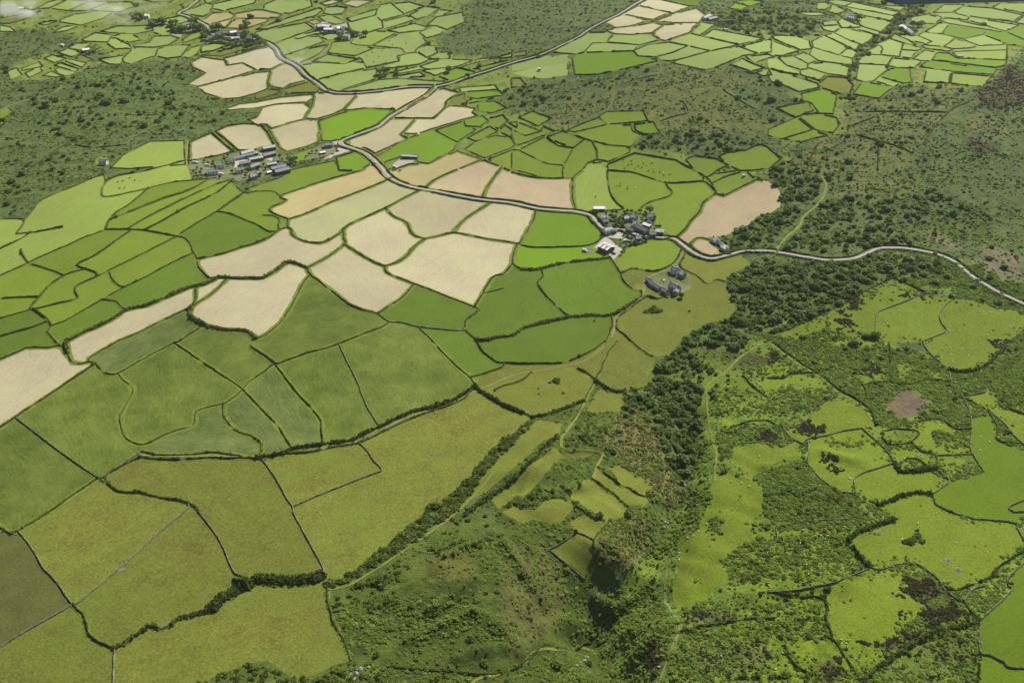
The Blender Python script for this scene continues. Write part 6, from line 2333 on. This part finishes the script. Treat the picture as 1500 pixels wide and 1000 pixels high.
# ------------------------------------------------------------------ animals
def animal_mesh(name, mat, L, H, Wd, seed):
    """one closed surface: a body loft with head, and four legs"""
    sec = [(-.50, .10, .55), (-.44, .30, .62), (-.25, .36, .62), (.05, .36, .60), (.30, .33, .64), (.40, .20, .78), (.50, .14, .92), (.62, .13, .88), (.72, .07, .80)]
    n = 8
    V, Fc = [], []
    for x, r, z in sec:
        for k in range(n):
            an = k * 2 * math.pi / n
            V.append((x * L, r * math.cos(an) * Wd, (z + r * .75 * math.sin(an)) * H))
    for i in range(len(sec) - 1):
        for k in range(n):
            Fc.append((i * n + k, i * n + (k + 1) % n, (i + 1) * n + (k + 1) % n, (i + 1) * n + k))
    Fc.append(tuple(range(n))[::-1])
    Fc.append(tuple((len(sec) - 1) * n + k for k in range(n)))
    for x in (-.36, .30):
        for y in (-.2, .2):
            b = len(V)
            for (dx, zz, rr) in ((0, .5, .09), (.02, .25, .05), (0, 0, .05)):
                for k in range(5):
                    an = k * 2 * math.pi / 5
                    V.append(((x + dx) * L + rr * L * .6 * math.cos(an), y * Wd + rr * L * .6 * math.sin(an), zz * H))
            for q in range(2):
                for k in range(5):
                    Fc.append((b + q * 5 + k, b + q * 5 + 5 + k, b + q * 5 + 5 + (k + 1) % 5, b + q * 5 + (k + 1) % 5))
    me = bpy.data.meshes.new(name)
    me.from_pydata(V, [], Fc)
    me.materials.append(MATS[mat])
    me.update()
    return me
SHEEP = animal_mesh('sheep', 'wool', 1.25, .95, 1.0, 1)
COWS = [animal_mesh('cow', m, 2.1, 1.45, 1.25, 1) for m in ('cow_dark', 'cow_brown', 'cow_white')]
def flock(fr_, pts, label, group, cows=False):
    for i, (x, y) in enumerate(pts):
        w = hit(*fr_(x, y))[0]
        z, fi = ground_at(w[0], w[1])
        o = link(bpy.data.objects.new('cow' if cows else 'sheep', COWS[(0, 0, 1, 0, 2)[i % 5]] if cows else SHEEP))
        o.location = (w[0], w[1], z)
        o.rotation_euler = (0, 0, random.uniform(0, 6.28))
        lab = label
        if cows:
            lab = label.replace('cow', ('black cow', 'black cow', 'brown cow', 'black cow', 'white cow')[i % 5])
        tag(o, lab, 'cow' if cows else 'sheep', group)
flock(T_, [(878, 66), (788, 160), (985, 8), (350, 140), (1100, 180)], 'white sheep grazing in the pasture with the feeder rings', 'sheep by the feeder rings')
flock(T_, [(310, 140), (225, 308), (207, 105), (5, 430), (235, 365), (190, 185), (110, 240)], 'white sheep in rough pasture among bracken', 'sheep in the rough bracken pasture')
flock(T_, [(428, 748), (87, 827), (45, 920), (460, 770)], 'white sheep on scrubby ground below the bracken wall', 'sheep below the bracken wall')
flock(frame_xy(750, 750, .25), [(1065, 140), (1015, 118), (1030, 150), (980, 280), (980, 240), (1140, 70), (1225, 843), (862, 908), (1090, 112)], 'white sheep on the long green slope beside the stream valley', 'sheep on the long valley slope')
flock(L_, [(880, 915), (765, 825), (700, 900), (830, 960)], 'white sheep in the middle oval pasture', 'sheep in the middle oval pasture')
flock(L_, [(1305, 835), (1240, 830), (1415, 915), (1285, 965), (1060, 940), (1120, 900), (1370, 900), (1180, 960)], 'white sheep in the broad pasture under the moor road', 'sheep under the moor road')
H_ = frame_xy(1125, 500, .25)
flock(H_, [(1015, 100), (1075, 80), (1080, 118), (1140, 45), (1175, 85), (1245, 20), (1020, 45)], 'white sheep in the broad pasture under the moor road', 'sheep under the moor road')
flock(H_, [(850, 680), (905, 680), (800, 690), (880, 668), (485, 805), (470, 478), (475, 800)], 'white sheep inside the walled pastures', 'sheep inside the walled pastures')
flock(H_, [(1245, 560), (1297, 590), (1240, 640)], 'white sheep in the lush eastern pasture', 'sheep in the lush eastern pasture')
flock(frame_xy(750, 500, .25), [(1285, 820), (1390, 850), (1345, 830), (1450, 675)], 'white sheep on the long green slope beside the stream valley', 'sheep on the long valley slope')
flock(O_, [(655, 940), (700, 965), (740, 975), (820, 960), (790, 970), (680, 970), (760, 985), (720, 990), (660, 990), (830, 990), (700, 945), (800, 1005), (830, 1010), (865, 1010), (885, 1015), (925, 1025), (890, 1030), (770, 960)],
      'cow in the herd on the broad cattle pasture', 'herd on the broad cattle pasture', True)
flock(K_, [(615, 90), (635, 75), (680, 95), (675, 110), (720, 105), (632, 92)], 'cow in the pasture above the barn hamlet', 'herd above the barn hamlet', True)
flock(K_, [(490, 155)], 'cow alone in the pale pasture behind the white roofed shed', 'single cow', True)
flock(frame_xy(0, 250, .25), [(690, 70), (720, 65), (760, 45), (790, 60), (825, 62), (730, 105), (700, 105)], 'cow in the pale pasture on the moor edge', 'herd on the moor edge pasture', True)
flock(frame_xy(375, 0, .25), [(650, 330), (680, 310), (720, 335), (740, 300), (790, 330), (690, 365), (800, 265), (780, 240), (760, 370), (830, 275), (600, 290), (880, 255)], 'cow in the far dairy pastures', 'far dairy herd', True)

# ------------------------------------------------------------------ stream and rocks in the gully
gl = catmull(np.array(hit([962, 945, 930, 905, 885, 870, 866, 880, 905], [786, 800, 822, 852, 864, 878, 895, 915, 950])), 3.0)
v, f = strip(gl, .32, .18, .6)
tag(mesh_obj('stream', v, f, 'water_foam'), kind='structure')
def rock(px_, py_, r, label, group):
    w = hit(px_, py_)[0]
    rng = np.random.default_rng(int(px_ * 7 + py_))
    V, Fc = [], []
    n = 7
    for j, (rr, z) in enumerate(((1.0, -.3), (.95, .35), (.6, .75), (.15, .9))):
        for k in range(n):
            an = k * 2 * math.pi / n
            s = r * rr * rng.uniform(.75, 1.2)
            V.append((s * math.cos(an), s * math.sin(an), z * r * rng.uniform(.85, 1.15)))
    for j in range(3):
        for k in range(n):
            Fc.append((j * n + k, j * n + (k + 1) % n, (j + 1) * n + (k + 1) % n, (j + 1) * n + k))
    Fc.append(tuple(3 * n + k for k in range(n)))
    o = mesh_obj('boulder', V, Fc, 'granite', loc=(w[0], w[1], ground_at(w[0], w[1])[0]))
    tag(o, label, 'rock', group)
for x, y in [(978, 766), (981, 758), (972, 772), (1006, 705), (1003, 710), (974, 765)]:
    rock(x, y, random.uniform(.8, 1.4), 'pale boulder in the stream bed under the wood', 'boulders in the stream bed')
for x, y in [(515, 990), (522, 987), (528, 980), (540, 977), (518, 995)]:
    rock(x, y, random.uniform(1.0, 2.0), 'grey rock on the shaded bank below the hay meadow', 'rocks below the hay meadow')
for x, y in [(860, 963), (856, 968), (850, 970), (845, 975)]:
    rock(x, y, random.uniform(.8, 1.6), 'pale rock at the stream edge path', 'rocks at the stream edge path')
for x, y in [(1433, 924), (1435, 930), (1432, 935), (1495, 685), (1390, 572), (1398, 570), (1403, 698), (1410, 700)]:
    rock(x, y, random.uniform(.6, 1.1), 'loose grey boulder beside a ruined field wall', 'loose boulders by field walls')

# ------------------------------------------------------------------ the aircraft wing above the camera
def wing():
    # flap seen from below and behind: right end of the frame, 4 m out; chord runs up and away
    r0, r1 = rays(1297, 7.5), rays(1530, 2.0)
    p0 = np.array([0, 0, HCAM]) + r0 * 4.0
    p1 = np.array([0, 0, HCAM]) + r1 * 4.6
    span = p1 - p0
    p1 = p0 + span * 3.2
    up = np.array([0, .75, .66])
    up /= np.linalg.norm(up)
    nrm = np.cross(span, up)
    nrm /= np.linalg.norm(nrm)
    V, Fc = [], []
    prof = [(0, 0), (.004, .004), (.05, .022), (.25, .06), (.55, .085), (.85, .06), (.95, 0), (.85, -.03), (.55, -.035), (.25, -.02), (.05, -.006), (.004, -.003)]
    n = len(prof)
    for a in (0, .02, 1):
        q = p0 + (p1 - p0) * a
        s = .96 if a == 0 else 1.0
        for c, t in prof:
            V.append(tuple(q + up * (c * s + (.01 if a == 0 else 0)) * 1.3 + nrm * t * s))
    for j in range(2):
        for k in range(n):
            Fc.append((j * n + k, j * n + (k + 1) % n, (j + 1) * n + (k + 1) % n, (j + 1) * n + k))
    Fc.append(tuple(range(n))[::-1])
    Fc.append(tuple(2 * n + k for k in range(n)))
    plain('wing_paint', (.36, .40, .44), .03, 1, .4)
    o = mesh_obj('aircraft_wing', V, Fc, 'wing_paint', smooth=True)
    tag(o, 'grey blue trailing edge of an aircraft wing high above the fields', 'wing')
wing()

# ------------------------------------------------------------------ air
v, f = boxm(-6600, 6600, -2200, 9800, -60, HCAM + 120)
hz = bpy.data.meshes.new('haze')
hz.from_pydata(v, [], f)
hm = bpy.data.materials.new('haze')
hm.use_nodes = True
hm.node_tree.nodes.clear()
out = hm.node_tree.nodes.new('ShaderNodeOutputMaterial')
pv = hm.node_tree.nodes.new('ShaderNodeVolumePrincipled')
pv.inputs['Color'].default_value = (.82, .90, 1.0, 1)
pv.inputs['Density'].default_value = .000042
pv.inputs['Anisotropy'].default_value = .7
hm.node_tree.links.new(pv.outputs[0], out.inputs['Volume'])
hz.materials.append(hm)
tag(link(bpy.data.objects.new('haze', hz)), kind='stuff', label='thin bluish air between the camera and the far fields')

# thin low cloud drifting over the far moor
def mist(px_, py_, dz, rx, ry, rz, dens):
    w = hit(px_, py_, dz)[0]
    V, Fc = [], []
    n, m = 14, 7
    for j in range(m + 1):
        th = math.pi * j / m
        for k in range(n):
            an = 2 * math.pi * k / n
            V.append((rx * math.sin(th) * math.cos(an), ry * math.sin(th) * math.sin(an), rz * math.cos(th)))
    for j in range(m):
        for k in range(n):
            Fc.append((j * n + k, (j + 1) * n + k, (j + 1) * n + (k + 1) % n, j * n + (k + 1) % n))
    me = bpy.data.meshes.new('mist')
    me.from_pydata(V, [], Fc)
    mm = bpy.data.materials.new('mist')
    mm.use_nodes = True
    nt = mm.node_tree
    nt.nodes.clear()
    out = nt.nodes.new('ShaderNodeOutputMaterial')
    vol = nt.nodes.new('ShaderNodeVolumePrincipled')
    vol.inputs['Color'].default_value = (1, 1, 1, 1)
    vol.inputs['Anisotropy'].default_value = .2
    tc = nd(nt, 'TexCoord').outputs['Object']
    ln = nd(nt, 'VectorMath', operation='MULTIPLY')
    nt.links.new(tc, ln.inputs[0])
    ln.inputs[1].default_value = (1 / rx, 1 / ry, 1 / rz)
    le = nd(nt, 'VectorMath', operation='LENGTH')
    nt.links.new(ln.outputs[0], le.inputs[0])
    fall = spread(nt, le.outputs['Value'], .15, .95, 1.0, 0.0)
    nz = spread(nt, noise(nt, tc, .022, 4, .65, .8), .46, .70)
    dd = math_node(nt, 'MULTIPLY', math_node(nt, 'MULTIPLY', fall, nz), dens)
    nt.links.new(dd, vol.inputs['Density'])
    nt.links.new(vol.outputs[0], out.inputs['Volume'])
    me.materials.append(mm)
    o = link(bpy.data.objects.new('mist', me))
    o.location = (w[0], w[1], ground_at(w[0], w[1])[0] + dz)
    tag(o, 'thin white wisp of low cloud over the far moor', kind='stuff')
mist(35, 12, 90, 48, 34, 13, .16)
mist(165, 6, 90, 80, 40, 12, .07)
mist(180, 24, 80, 40, 30, 10, .05)
mist(430, 80, 70, 70, 40, 16, .025)
